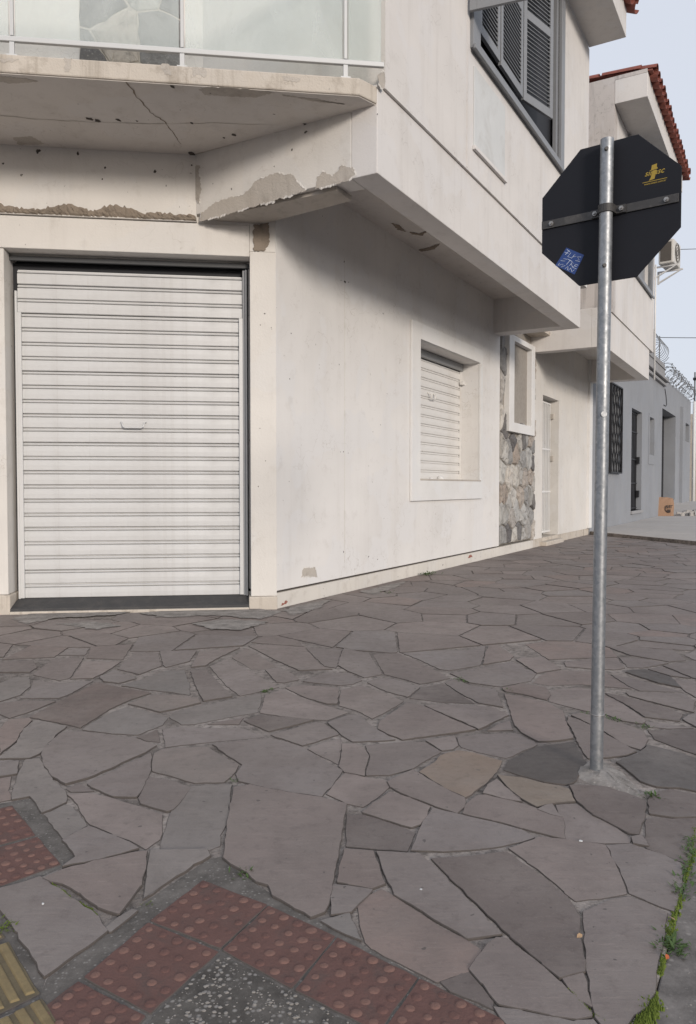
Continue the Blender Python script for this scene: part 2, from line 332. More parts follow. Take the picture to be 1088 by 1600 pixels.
M_STUD = m_plain('worn_stud', (0.175, 0.098, 0.080), 0.9, var=0.3, scale=25, bump=0.5, bscale=150, dirt=(0.10, 0.060, 0.052), damt=0.6)
M_YTACT = m_plain('yellow_tactile', (0.145, 0.118, 0.072), 0.9, var=0.3, scale=14, bump=0.5, dirt=(0.085, 0.070, 0.052), damt=0.8)
M_YBAR = m_plain('worn_yellow_bar', (0.215, 0.165, 0.085), 0.9, var=0.3, scale=25, bump=0.5, dirt=(0.15, 0.11, 0.06), damt=0.6)
M_PEBBLE = m_plain('pebbles', (0.23, 0.215, 0.20), 0.9, var=0.4, scale=30)

def m_fieldstone():
    t = NT('fieldstone'); v = t.coord(); oi = t.n('ShaderNodeObjectInfo')
    c = t.ramp(oi.outputs['Random'], [(0.0, (0.50, 0.49, 0.46)), (0.16, (0.22, 0.22, 0.22)), (0.30, (0.58, 0.56, 0.52)), (0.44, (0.33, 0.28, 0.24)), (0.58, (0.40, 0.40, 0.39)), (0.72, (0.10, 0.095, 0.098)), (0.86, (0.50, 0.48, 0.44)), (1.0, (0.28, 0.275, 0.27))])
    a = t.noise(v, 9, 8, 0.7, 0.8); b = t.noise(v, 45, 6, 0.75)
    c = t.mix(c, (0.10, 0.095, 0.09), t.mix((0, 0, 0), t.ramp(a, [(0.48, 0), (0.66, 1)]), 0.6)); c = t.mix(c, (0.55, 0.53, 0.50), t.mix((0, 0, 0), t.ramp(b, [(0.55, 0), (0.68, 1)]), 0.45))
    n = t.bump(a, 0.5, 0.010); n = t.bump(b, 0.4, 0.004, n)
    return t.end(c, 0.85, n, spec=0.3)
M_FIELD = m_fieldstone()
for _m in bpy.data.materials:                       # default: shade by spread of islands
    pass

# ------------------------------------------------------------------ 2-D cells
def clip(poly, p, n):                      # keep (x-p).n <= 0
    out = []
    for k in range(len(poly)):
        a, b = poly[k], poly[(k + 1) % len(poly)]; da = (a[0] - p[0]) * n[0] + (a[1] - p[1]) * n[1]; db = (b[0] - p[0]) * n[0] + (b[1] - p[1]) * n[1]
        if da <= 0: out.append(a)
        if (da < 0 < db) or (db < 0 < da): t = da / (da - db); out.append((a[0] + (b[0] - a[0]) * t, a[1] + (b[1] - a[1]) * t))
    return out
def cells(seeds, bound, real, reach=1.6, sx=1.0):
    """Voronoi cells (x stretched by sx) of the first `real` seeds inside convex bound"""
    S = [(p[0] / sx, p[1]) for p in seeds]; B = [(p[0] / sx, p[1]) for p in bound]; out = []
    for i in range(real):
        a = S[i]; near = sorted((((q[0] - a[0]) ** 2 + (q[1] - a[1]) ** 2), j) for j, q in enumerate(S) if j != i and abs(q[0] - a[0]) < reach and abs(q[1] - a[1]) < reach)
        poly = B
        for d2, j in near[:44]:
            q = S[j]; poly = clip(poly, ((a[0] + q[0]) / 2, (a[1] + q[1]) / 2), (q[0] - a[0], q[1] - a[1]))
            if len(poly) < 3: break
        out.append([(x * sx, y) for x, y in poly])
    return out
def area(p): return 0.5 * sum(p[k][0] * p[(k + 1) % len(p)][1] - p[(k + 1) % len(p)][0] * p[k][1] for k in range(len(p)))
def inset(p, d):
    if area(p) < 0: p = p[::-1]
    out = []; n = len(p)
    for k in range(n):
        a, b, c = Vector(p[k - 1]), Vector(p[k]), Vector(p[(k + 1) % n]); e, f = (b - a), (c - b)
        if e.length < 1e-6 or f.length < 1e-6: continue
        e.normalize(); f.normalize(); n1, n2 = Vector((-e.y, e.x)), Vector((-f.y, f.x)); m = n1 + n2
        if m.length < 0.2: m = n1
        m = m / max(m.dot(n1), 0.5); out.append(tuple(b + m * d))
    return out
def inside(p, q):
    c = False; n = len(p)
    for k in range(n):
        (x1, y1), (x2, y2) = p[k], p[k - 1]
        if (y1 > q[1]) != (y2 > q[1]) and q[0] < (x2 - x1) * (q[1] - y1) / (y2 - y1) + x1: c = not c
    return c
def seg_dist(p, a, b):
    ab = Vector(b) - Vector(a); t = max(0, min(1, (Vector(p) - Vector(a)).dot(ab) / max(ab.length_squared, 1e-9))); return (Vector(a) + ab * t - Vector(p)).length
def rough_outline(p, step, jit, rng, rnd=0.25):
    """cut the corners, resample and roughen an outline"""
    if area(p) < 0: p = p[::-1]
    q = []; n = len(p)
    for k in range(n):
        a, b, c = Vector(p[k - 1]), Vector(p[k]), Vector(p[(k + 1) % n]); r = min(0.0035, (b - a).length * rnd, (c - b).length * rnd)
        q.append(b + (a - b).normalized() * r); q.append(b + (c - b).normalized() * r)
    out = []
    for k in range(len(q)):
        a, b = q[k], q[(k + 1) % len(q)]; L = (b - a).length
        if L < 1e-6: continue
        m = max(1, int(L / step)); nn = Vector((-(b - a).y, (b - a).x)).normalized()
        for j in range(m):
            out.append(tuple(a + (b - a) * (j / m) + (nn * rng.uniform(-jit, jit) if L > step else nn * 0)))
    return out

# ================================================================== GROUND
rng = random.Random(7)
def sheet(name, pts, z, mat, kind='structure'):
    m = MB(); m.f.append([m.P((p[0], p[1], z)) for p in pts]); o = m.build(name, mat); 
    me = o.data
    if me.polygons[0].normal.z < 0: me.flip_normals()
    return tag(o, kind=kind)
big = 400
ground = sheet('ground', [(-big, -big), (big, -big), (big, big), (-big, big)], -0.19, M_ROAD)
tag(ground, 'dark asphalt road surface reaching to the horizon', None)
def wab(a, b): p = WAB(a, b); return (p.x, p.y)
KB = 3.592                                                     # kerb line: distance of the pavement edge from the facade
m = MB()
base_poly = [wab(-9, KB + 0.004), wab(30, KB + 0.004), wab(30, -0.6), wab(0.0, -0.35), wab(-3.2, -4.4), wab(-9, -4.4)]
m.prism([(p[0], p[1], -0.185) for p in base_poly], [(p[0], p[1], -0.0050) for p in base_poly])
sidewalk = tag(m.build('sidewalk', M_MORTAR), 'grey crazy paving of irregular basalt slabs on the street corner', kind='structure')
m = MB()
kp0 = [wab(-9, KB + 0.006), wab(30, KB + 0.006), wab(30, KB + 0.30), wab(-9, KB + 0.30)]
m.prism([(p[0], p[1], -0.186) for p in kp0], [(p[0], p[1], -0.006) for p in kp0])
kerb = tag(m.build('kerb', M_KERB, bevel=0.004), 'worn concrete kerb edging the pavement', kind='structure')

TR = [  # slab outlines as surveyed from the photograph: (material key, outline)
('', [(0,1388),(62,1370),(108,1402),(152,1432),(165,1455),(71,1523),(28,1455),(0,1418)]),
('', [(70,1372),(97,1360),(150,1346),(210,1333),(228,1331),(225,1360),(217,1385),(205,1402),(184,1427),(155,1416),(125,1395),(98,1380)]),
('B', [(168,1449),(190,1432),(205,1422),(212,1423),(172,1453)]),
('B', [(238,1330),(270,1329),(322,1328),(326,1338),(300,1352),(225,1404),(232,1372)]),
('B', [(300,1229),(361,1226),(357,1255),(353,1285),(343,1305),(343,1319),(326,1325),(272,1326),(253,1326),(256,1308),(263,1285),(270,1267),(285,1248)]),
('', [(367,1231),(390,1227),(410,1231),(450,1239),(500,1246),(540,1256),(535,1290),(526,1340),(514,1400),(506,1424),(487,1432),(428,1399),(423,1383),(403,1378),(386,1362),(364,1351),(351,1341),(355,1305),(361,1265)]),
('', [(524,1383),(545,1385),(579,1391),(560,1410),(545,1424),(520,1428),(520,1400)]),
('B', [(506,1438),(545,1428),(550,1440),(556,1455),(564,1468),(544,1459),(520,1447)]),
('', [(541,1328),(582,1331),(590,1352),(600,1380),(580,1387),(545,1380),(529,1377),(536,1345)]),
('', [(592,1332),(625,1334),(655,1336),(672,1350),(705,1383),(744,1420),(780,1459),(730,1465),(700,1447),(660,1422),(618,1396),(604,1368)]),
('', [(596,1389),(575,1400),(560,1416),(565,1440),(573,1468),(584,1481),(640,1509),(683,1531),(700,1525),(732,1515),(742,1498),(750,1482),(722,1465),(690,1450),(640,1417),(615,1400)]),
('D', [(692,1533),(731,1518),(751,1541),(768,1561),(768,1572),(704,1544)]),
('', [(775,1466),(790,1467),(816,1487),(850,1514),(875,1536),(921,1580),(922,1586),(898,1590),(860,1584),(816,1575),(780,1567),(755,1536),(736,1514),(745,1500)]),
('', [(774,1574),(816,1581),(860,1589),(900,1596),(925,1593),(945,1615),(920,1680),(870,1670),(800,1605)]),
('D', [(678,1341),(735,1338),(791,1331),(825,1355),(855,1378),(885,1403),(904,1432),(903,1460),(908,1490),(913,1517),(876,1527),(850,1505),(800,1462),(745,1409),(705,1370)]),
('', [(882,1530),(910,1524),(916,1550),(922,1571),(905,1560)]),
('', [(913,1424),(940,1412),(956,1404),(980,1400),(1000,1405),(1040,1424),(1037,1450),(1030,1485),(1022,1515),(1020,1550),(1007,1573),(988,1583),(975,1610),(955,1625),(934,1588),(925,1550),(919,1500),(916,1455)]),
('', [(797,1325),(845,1308),(895,1313),(944,1320),(958,1345),(977,1394),(940,1401),(900,1405),(885,1392),(855,1367),(826,1345)]),
('', [(950,1320),(985,1317),(1005,1325),(1040,1337),(1066,1349),(1060,1395),(1050,1420),(1010,1404),(985,1393),(970,1355)]),
('D', [(1011,1279),(1050,1279),(1089,1277),(1086,1315),(1071,1347),(1035,1333),(1012,1324)]),
('D', [(893,1228),(945,1230),(976,1239),(1007,1252),(1006,1275),(996,1303),(983,1301),(955,1286),(928,1272),(903,1252)]),
('', [(870,1257),(900,1255),(921,1268),(956,1288),(984,1308),(984,1315),(946,1316),(915,1313),(885,1310),(883,1282)]),
('', [(843,1264),(862,1256),(875,1275),(860,1271)]),
('O', [(780,1212),(816,1217),(850,1225),(887,1233),(896,1252),(868,1254),(838,1259),(815,1246),(795,1230)]),
('', [(777,1218),(795,1234),(815,1251),(785,1246),(757,1238),(762,1227)]),
('', [(730,1256),(745,1243),(758,1241),(815,1255),(850,1267),(878,1278),(881,1309),(860,1304),(816,1293),(770,1280),(725,1270)]),
('', [(678,1263),(715,1272),(770,1284),(816,1297),(833,1307),(815,1313),(785,1320),(750,1325),(695,1329),(645,1328),(657,1297),(669,1276)]),
('', [(610,1238),(641,1248),(671,1260),(665,1275),(657,1287),(643,1292),(602,1280),(568,1269),(582,1256)]),
('D', [(543,1272),(568,1273),(606,1284),(647,1300),(634,1328),(590,1325),(543,1321)]),
('', [(608,1221),(645,1203),(660,1212),(695,1232),(725,1246),(725,1259),(714,1269),(680,1258),(640,1243),(612,1230)]),
('', [(540,1208),(571,1214),(605,1219),(607,1228),(578,1252),(567,1259),(545,1255),(512,1240),(525,1222)]),
('O', [(657,1206),(680,1192),(690,1180),(715,1172),(740,1176),(783,1188),(776,1204),(755,1225),(728,1245),(697,1231)]),
('', [(0,1140),(15,1124),(45,1122),(48,1126),(30,1145),(25,1157),(0,1178)]),
('B', [(56,1126),(103,1135),(85,1150),(60,1178),(45,1184),(3,1185),(28,1160),(38,1140)]),
('', [(0,1192),(28,1190),(24,1209),(0,1213)]),
('', [(0,1216),(16,1213),(12,1235),(16,1248),(0,1251)]),
('B', [(41,1188),(60,1186),(66,1196),(80,1219),(101,1237),(103,1253),(67,1269),(50,1243),(21,1249),(22,1232),(31,1208)]),
('B', [(72,1272),(103,1257),(112,1260),(124,1276),(135,1289),(100,1309)]),
('', [(101,1312),(138,1292),(180,1308),(200,1316),(215,1325),(190,1333),(150,1343),(100,1353),(121,1340)]),
('', [(108,1241),(135,1239),(152,1242),(180,1249),(217,1260),(252,1272),(250,1309),(228,1324),(205,1311),(178,1301),(142,1286),(127,1264),(118,1249)]),
('', [(107,1231),(125,1224),(144,1235),(113,1236)]),
('', [(138,1225),(160,1213),(185,1201),(205,1191),(236,1176),(235,1200),(222,1232),(211,1245),(178,1244),(155,1234)]),
('', [(98,1144),(125,1143),(160,1148),(212,1154),(243,1165),(225,1176),(200,1187),(172,1201),(135,1216),(104,1225),(83,1214),(70,1195),(66,1180),(72,1167)]),
('D', [(152,1067),(180,1073),(235,1083),(205,1092),(170,1108),(150,1121),(125,1136),(105,1131),(48,1120),(90,1098)]),
('B', [(131,1139),(145,1129),(178,1111),(197,1104),(216,1107),(250,1117),(261,1121),(253,1132),(214,1147),(175,1145)]),
('B', [(226,1091),(240,1086),(272,1086),(308,1091),(313,1098),(272,1108),(251,1112),(218,1103),(202,1100)]),
('D', [(216,1151),(245,1140),(248,1158),(228,1156)]),
('', [(256,1139),(275,1136),(322,1137),(378,1137),(411,1150),(372,1154),(310,1160),(260,1166)]),
('B', [(242,1177),(255,1171),(290,1169),(322,1167),(345,1181),(371,1196),(362,1211),(348,1221),(305,1222),(272,1212),(240,1204),(240,1190)]),
('', [(233,1213),(272,1221),(297,1231),(285,1247),(271,1264),(262,1267),(222,1255),(218,1247),(226,1232)]),
('', [(335,1163),(375,1158),(422,1153),(450,1160),(475,1169),(500,1185),(534,1203),(520,1224),(502,1243),(462,1238),(410,1228),(374,1219),(370,1210),(380,1194),(355,1178)]),
('', [(483,1169),(505,1160),(531,1153),(533,1162),(528,1193),(505,1181)]),
('', [(537,1162),(555,1163),(568,1169),(575,1182),(570,1198),(569,1211),(540,1206),(532,1196)]),
('', [(573,1165),(620,1160),(663,1159),(688,1174),(668,1185),(643,1200),(605,1210),(574,1210),(577,1194),(580,1181)]),
('', [(668,1157),(690,1153),(709,1150),(715,1164),(706,1170),(692,1172)]),
('', [(715,1152),(745,1147),(805,1145),(834,1158),(837,1163),(815,1172),(791,1183),(745,1173),(722,1166)]),
('W', [(842,1166),(896,1159),(903,1172),(916,1193),(895,1222),(885,1225),(853,1221),(816,1211),(789,1202),(796,1188)]),
('', [(763,1141),(780,1131),(796,1126),(801,1140)]),
('', [(596,1126),(615,1113),(637,1099),(661,1104),(700,1122),(741,1140),(700,1146),(660,1151),(629,1155),(605,1145),(592,1138)]),
('', [(666,1102),(700,1101),(745,1103),(771,1106),(794,1117),(770,1128),(748,1139),(720,1126),(690,1113)]),
('', [(514,1129),(545,1118),(560,1118),(571,1127),(587,1139),(615,1155),(590,1157),(552,1158),(534,1147)]),
('', [(534,1077),(565,1071),(600,1082),(629,1095),(610,1107),(582,1122),(560,1110),(531,1102)]),
('', [(575,1066),(585,1061),(605,1059),(628,1064),(655,1073),(637,1088),(606,1080)]),
('', [(584,1022),(622,1020),(650,1032),(682,1048),(702,1059),(680,1064),(657,1068),(630,1060),(602,1053)]),
('', [(538,1014),(576,1021),(584,1034),(596,1053),(570,1058),(545,1048),(529,1039),(534,1023)]),
('D', [(660,1074),(692,1068),(717,1084),(740,1098),(690,1096),(642,1090)]),
('', [(697,1067),(710,1061),(735,1071),(775,1078),(784,1104),(750,1098),(723,1084)]),
('', [(789,1084),(816,1089),(856,1099),(879,1111),(883,1127),(895,1153),(870,1157),(842,1158),(816,1144),(806,1133),(798,1110)]),
('R', [(786,1075),(815,1068),(852,1074),(859,1086),(854,1093),(816,1084),(791,1080)]),
('', [(705,1052),(755,1043),(800,1034),(837,1052),(829,1063),(782,1072),(735,1066)]),
('', [(629,1020),(685,1016),(730,1016),(759,1008),(755,1025),(749,1039),(702,1047),(688,1045),(656,1030)]),
('', [(765,1008),(777,1007),(802,1025),(796,1031),(756,1038),(759,1022)]),
('B', [(273,1112),(322,1101),(365,1093),(406,1084),(408,1092),(401,1112),(350,1121),(306,1130),(285,1131),(266,1120)]),
('', [(326,1131),(355,1125),(379,1122),(372,1131)]),
('', [(416,1086),(441,1077),(478,1093),(522,1106),(544,1112),(512,1124),(480,1122),(440,1118),(408,1113)]),
('D', [(383,1126),(407,1118),(450,1121),(488,1125),(450,1135),(421,1142),(400,1133)]),
('', [(425,1148),(460,1138),(494,1128),(507,1131),(528,1147),(500,1156),(473,1164),(450,1156)]),
('', [(447,1074),(470,1070),(529,1074),(526,1099),(512,1099),(478,1089)]),
('', [(475,1064),(490,1058),(515,1051),(545,1052),(565,1062),(550,1068),(532,1070),(500,1067)]),
('', [(329,1041),(357,1029),(392,1049),(434,1073),(405,1080),(376,1086),(354,1070)]),
('', [(299,1049),(320,1045),(341,1068),(362,1088),(319,1095),(308,1073)]),
('B', [(192,1071),(225,1061),(262,1048),(287,1048),(295,1068),(296,1085),(272,1081),(230,1077)]),
('', [(364,1027),(385,1013),(412,1028),(431,1041),(412,1045),(395,1045)]),
('', [(416,1047),(434,1043),(457,1053),(467,1061),(445,1066),(433,1065)]),
('', [(390,1009),(422,1007),(474,1011),(502,1041),(518,1045),(468,1047),(432,1031)]),
('', [(479,1011),(534,1015),(525,1043),(508,1040),(491,1024)]),
('', [(300,1042),(312,1019),(374,1012),(340,1028),(320,1040)]),
('', [(185,1045),(212,1018),(246,1019),(251,1040),(218,1053)]),
('', [(251,1018),(306,1017),(295,1033),(260,1042),(256,1039)]),
('', [(157,1058),(178,1048),(212,1060),(186,1067),(163,1064)]),
('', [(112,1060),(132,1034),(188,1034),(160,1052),(145,1059)]),
('', [(53,1054),(84,1030),(130,1028),(108,1059),(92,1062)]),
('', [(0,1037),(15,1033),(51,1033),(57,1043),(46,1050),(0,1050)]),
('B', [(0,1067),(25,1058),(45,1058),(47,1072),(30,1086),(0,1095)]),
('', [(52,1062),(92,1067),(144,1064),(110,1083),(92,1090),(34,1090),(50,1075)]),
('', [(0,1100),(37,1095),(85,1096),(47,1111),(15,1121),(0,1114)]),
('', [(6,1030),(50,1009),(105,1012),(84,1026),(20,1029)]),
('', [(93,1023),(110,1012),(138,1013),(132,1023)]),
('', [(143,1011),(206,1007),(191,1030),(137,1028)]),
('', [(808,1031),(818,1028),(850,1028),(876,1045),(840,1051)]),
('', [(843,1057),(856,1050),(880,1047),(925,1049),(945,1051),(985,1075),(940,1071),(905,1068),(860,1070),(834,1066)]),
('', [(862,1078),(905,1073),(935,1079),(960,1091),(985,1108),(1008,1125),(1003,1130),(975,1126),(945,1115),(908,1108),(859,1095)]),
('D', [(947,1084),(975,1089),(1010,1098),(1065,1115),(1061,1126),(1010,1120),(985,1104)]),
('', [(979,1082),(1020,1082),(1068,1084),(1085,1095),(1082,1112),(1030,1099),(985,1087)]),
('', [(956,1054),(985,1059),(1030,1071),(1066,1080),(1000,1078),(985,1072)]),
('W', [(979,1050),(985,1047),(1008,1046),(1048,1058),(1064,1074),(1030,1067)]),
('', [(1014,1045),(1034,1042),(1078,1059),(1050,1056)]),
('', [(1038,1040),(1088,1033),(1125,1050),(1110,1067),(1082,1058)]),
('', [(1054,1061),(1082,1063),(1115,1073),(1110,1095),(1088,1089),(1070,1078)]),
('', [(895,1118),(908,1115),(943,1123),(975,1132),(1004,1142),(1011,1155),(1007,1165),(1000,1170),(978,1163),(946,1143),(915,1128)]),
('', [(888,1119),(920,1133),(955,1153),(993,1174),(975,1180),(945,1183),(920,1184),(907,1165),(900,1150),(888,1128)]),
('W', [(1000,1178),(1014,1165),(1050,1174),(1090,1186),(1110,1200),(1095,1237),(1060,1230),(1028,1229),(1003,1221),(965,1191),(978,1185)]),
('D', [(1015,1141),(1050,1141),(1088,1139),(1115,1160),(1092,1179),(1060,1168),(1025,1155)]),
('', [(1007,1127),(1040,1131),(1083,1137),(1040,1137),(1016,1135)]),
('', [(1068,1124),(1077,1117),(1090,1115),(1120,1130),(1118,1145),(1090,1136)]),
('D', [(1015,1250),(1030,1237),(1050,1234),(1088,1242),(1100,1250),(1090,1275),(1052,1276),(1017,1271)]),
('', [(989,1308),(1001,1306),(1011,1321),(992,1318)]),
('', [(969,1027),(1000,1029),(1043,1036),(1003,1043),(982,1042)]),
('', [(882,1035),(925,1029),(963,1028),(976,1043),(960,1046),(920,1044),(886,1041)]),
('', [(946,1009),(985,1011),(1025,1014),(1050,1015),(1071,1031),(1045,1033),(985,1023)]),
]
MATK = {'': M_STONE, 'D': M_STONE_DK, 'W': M_STONE_WET, 'O': M_STONE_BR, 'B': M_STONE_BL, 'R': M_STONE_RD}
traced = []
for k, px in TR: traced.append((MATK[k], inset([tuple(gpt(x, y)) for x, y in px], -0.0056)))

# tactile tiles: corners surveyed the same way
TILES = [  # kind, four corners in order
 ('r', [(317,1372),(420,1412),(345,1482),(232,1437)]),
 ('r', [(232,1438),(345,1484),(235,1584),(128,1526)]),
 ('r', [(420,1412),(527,1460),(457,1545),(345,1483)]),
 ('r', [(527,1461),(656,1525),(592,1612),(458,1546)]),
 ('r', [(656,1526),(800,1596),(750,1690),(594,1613)]),
 ('r', [(122,1529),(231,1586),(150,1672),(28,1602)]),
 ('r', [(20,1256),(58,1304),(-42,1331),(-72,1280)]),
 ('r', [(60,1306),(97,1349),(0,1384),(-40,1333)]),
 ('y', [(15,1467),(65,1551),(-35,1602),(-80,1510)]),
 ('y', [(67,1556),(122,1640),(20,1700),(-36,1607)]),
 ('y', [(-20,1430),(12,1462),(-82,1503),(-110,1465)]),
]
tile_polys = [[tuple(gpt(x, y)) for x, y in t[1]] for t in TILES]
agg_poly = [tuple(gpt(x, y)) for x, y in ((345,1489),(458,1549),(592,1616),(520,1720),(330,1760),(155,1670),(236,1588))]
strip1 = [tuple(gpt(x, y)) for x, y in ((18,1252),(48,1245),(122,1341),(98,1351))]

# fill the rest of the corner with further slabs
avoid = [p for _, p in traced] + tile_polys + [agg_poly, strip1]
avbb = [(min(q[0] for q in p), max(q[0] for q in p), min(q[1] for q in p), max(q[1] for q in p)) for p in avoid]
def near_avoid(q, d):
    for p, bb in zip(avoid, avbb):
        if q[0] < bb[0] - d or q[0] > bb[1] + d or q[1] < bb[2] - d or q[1] > bb[3] + d: continue
        if inside(p, q): return True
        for k in range(len(p)):
            if seg_dist(q, p[k - 1], p[k]) < d: return True
    return False
EDGE_A, EDGE_B = (12.05, 0.0), (8.6, KB)           # where the neighbour's pale pavement begins
def edge_a(b): return EDGE_A[0] + (EDGE_B[0] - EDGE_A[0]) * (b / KB)
def in_region(a, b, mrg=0.0):
    if b > KB - mrg or a < -8.5 + mrg: return False
    if a > edge_a(b) - mrg: return False
    c = (a * _ca + b * _cb); n = (a * _na + b * _nb)
    if a >= 0: return b > 0.01 + mrg
    return n > 0.04 + mrg and c < 6
seeds = []; tries = 0
fr = random.Random(21)
def to_ab(x, y): d = Vector((x, y, 0)) - C0; return d.dot(UA), d.dot(UB)
while tries < 9000:
    tries += 1
    a = fr.uniform(-8.4, 12); b = fr.uniform(-4.2, KB)
    if not in_region(a, b, 0.05): continue
    w = wab(a, b)
    r = fr.choice([0.18, 0.30, 0.42, 0.52])
    if near_avoid(w, min(0.075, r * 0.3)): continue
    if any((w[0] - s[0]) ** 2 + ((w[1] - s[1]) * 0.85) ** 2 < (0.5 * (r + s[2])) ** 2 for s in seeds): continue
    seeds.append((w[0], w[1], r))
n_real = len(seeds)
def hull(p):
    p = sorted(set(p)); lo, up = [], []
    for L_, seq in ((lo, p), (up, p[::-1])):
        for q in seq:
            while len(L_) > 1 and (L_[-1][0] - L_[-2][0]) * (q[1] - L_[-2][1]) - (L_[-1][1] - L_[-2][1]) * (q[0] - L_[-2][0]) <= 0: L_.pop()
            L_.append(q)
    return lo[:-1] + up[:-1]
hulls = [hull(p) for p in avoid]
bound = [(-14, -8), (14, -8), (14, 22), (-14, 22)]
fill = []
for (sx_, sy_, _), p in zip(seeds, cells([(s_[0], s_[1]) for s_ in seeds], bound, n_real, reach=1.6)):
    for h_, bb in zip(hulls, avbb):            # surveyed slabs hold their ground: cut along the edge that faces the seed
        if sx_ < bb[0] - 1.0 or sx_ > bb[1] + 1.0 or sy_ < bb[2] - 1.0 or sy_ > bb[3] + 1.0 or len(p) < 3: continue
        best = None
        for k in range(len(h_)):
            a_, b_ = h_[k - 1], h_[k]; d_ = Vector((b_[0] - a_[0], b_[1] - a_[1]))
            if d_.length < 1e-6: continue
            d_.normalize(); n_ = (d_.y, -d_.x); ds = (sx_ - a_[0]) * n_[0] + (sy_ - a_[1]) * n_[1]
            if best is None or ds > best[0]: best = (ds, a_, n_)
        if best and best[0] > 0: p = clip(p, (best[1][0] + best[2][0] * 0.002, best[1][1] + best[2][1] * 0.002), (-best[2][0], -best[2][1]))
    fill.append(p)
def clip_region(poly):
    def cl(q, p, n): return clip(q, p, n)
    kp = wab(0, KB - 0.02); poly = cl(poly, kp, (UB.x, UB.y))
    # neighbour edge
    e0, e1 = wab(*EDGE_A), wab(*EDGE_B); d = (e1[0] - e0[0], e1[1] - e0[1]); nn = (d[1], -d[0])
    test = wab(0, 1.5)
    if (test[0] - e0[0]) * nn[0] + (test[1] - e0[1]) * nn[1] > 0: nn = (-nn[0], -nn[1])
    poly = cl(poly, (e0[0] - nn[0] * 0.006, e0[1] - nn[1] * 0.006), nn)
    if not poly: return poly
    ca = sum(p[0] for p in poly) / len(poly); cb = sum(p[1] for p in poly) / len(poly); a, b = to_ab(ca, cb)
    if a > 0.1: poly = cl(poly, wab(0, 0.012), (-UB.x, -UB.y))
    else: p0 = C0 + UN * 0.05; poly = cl(poly, (p0.x, p0.y), (-UN.x, -UN.y))
    return poly
fill_polys = []
for p in fill:
    if len(p) < 3: continue
    p = clip_region(p)
    if len(p) < 3 or abs(area(p)) < 0.006: continue
    p = inset(p, fr.choice([0.004, 0.006, 0.008]))
    if len(p) >= 3 and area(p) > 0.004: fill_polys.append(p)
def slab_mesh(poly, rg, m=None, z=0.0, step=0.028, jit=0.0032):
    """outline -> slab with worn arris; returns the builder"""
    own = m is None
    if own: m = MB()
    o = rough_outline(poly, step, jit, rg)
    i1 = [Vector(p) for p in o]; n = len(i1); cen = sum(i1, Vector((0, 0))) / n
    tx, ty = rg.uniform(-0.008, 0.008), rg.uniform(-0.008, 0.008)
    def zz(p): return z + (p.x - cen.x) * tx + (p.y - cen.y) * ty
    top, mid, bot = [], [], []
    for k in range(n):
        a, b, c = i1[k - 1], i1[k], i1[(k + 1) % n]; t = (c - a); 
        nn = Vector((-t.y, t.x)).normalized() if t.length > 1e-7 else Vector((0, 0))
        q = b + nn * 0.0016
        top.append(m.P((q.x, q.y, zz(q)))); mid.append(m.P((b.x, b.y, zz(b) - 0.0016))); bot.append(m.P((b.x, b.y, -0.03)))
    m.f.append(top)
    for k in range(n):
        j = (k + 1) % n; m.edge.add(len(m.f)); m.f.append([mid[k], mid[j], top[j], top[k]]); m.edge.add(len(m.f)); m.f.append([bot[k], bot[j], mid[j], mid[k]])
    return m
sr = random.Random(5); n_parts = 0
def vis_key(p):
    cx_ = sum(q[0] for q in p) / len(p); cy_ = sum(q[1] for q in p) / len(p)
    if cy_ < 1.2: return 0
    u = CX + F_PX * cx_ / cy_
    if u < -60 or u > 1150: return 0
    return abs(area(p)) / cy_ ** 3
for mt, p in traced:
    o = slab_mesh(p, sr, z=sr.uniform(-0.0025, 0.0025)).build('paving_stone', mt, sidewalk); n_parts += 1
fill_polys.sort(key=vis_key, reverse=True)
far = MB()
for p in fill_polys:
    if n_parts < 290 and vis_key(p) > 0:
        slab_mesh(p, sr, z=sr.uniform(-0.0025, 0.0025)).build('paving_stone', M_STONE, sidewalk); n_parts += 1
    else: slab_mesh(p, sr, far, z=sr.uniform(-0.0025, 0.0025), step=0.09)
tag(far.build('distant_paving', M_STONE_I, sidewalk), kind='stuff')

# tactile tiles with studs / bars
stud_m = MB(); ns = 10
r0 = [stud_m.P((0.0128 * math.cos(2 * math.pi * k / ns), 0.0128 * math.sin(2 * math.pi * k / ns), 0.0)) for k in range(ns)]
r1 = [stud_m.P((0.0098 * math.cos(2 * math.pi * k / ns), 0.0098 * math.sin(2 * math.pi * k / ns), 0.0030)) for k in range(ns)]
r2 = [stud_m.P((0.0055 * math.cos(2 * math.pi * k / ns), 0.0055 * math.sin(2 * math.pi * k / ns), 0.0036)) for k in range(ns)]
for A_, B_ in ((r0, r1), (r1, r2)):
    for k in range(ns): stud_m.f.append([A_[k], A_[(k + 1) % ns], B_[(k + 1) % ns], B_[k]])
stud_m.f.append(r2); stud_me = stud_m.mesh('stud'); stud_me.materials.append(M_STUD)
for p in stud_me.polygons: p.use_smooth = True
stud_me2 = stud_me.copy(); stud_me2.materials.clear(); stud_me2.materials.append(M_TACT)
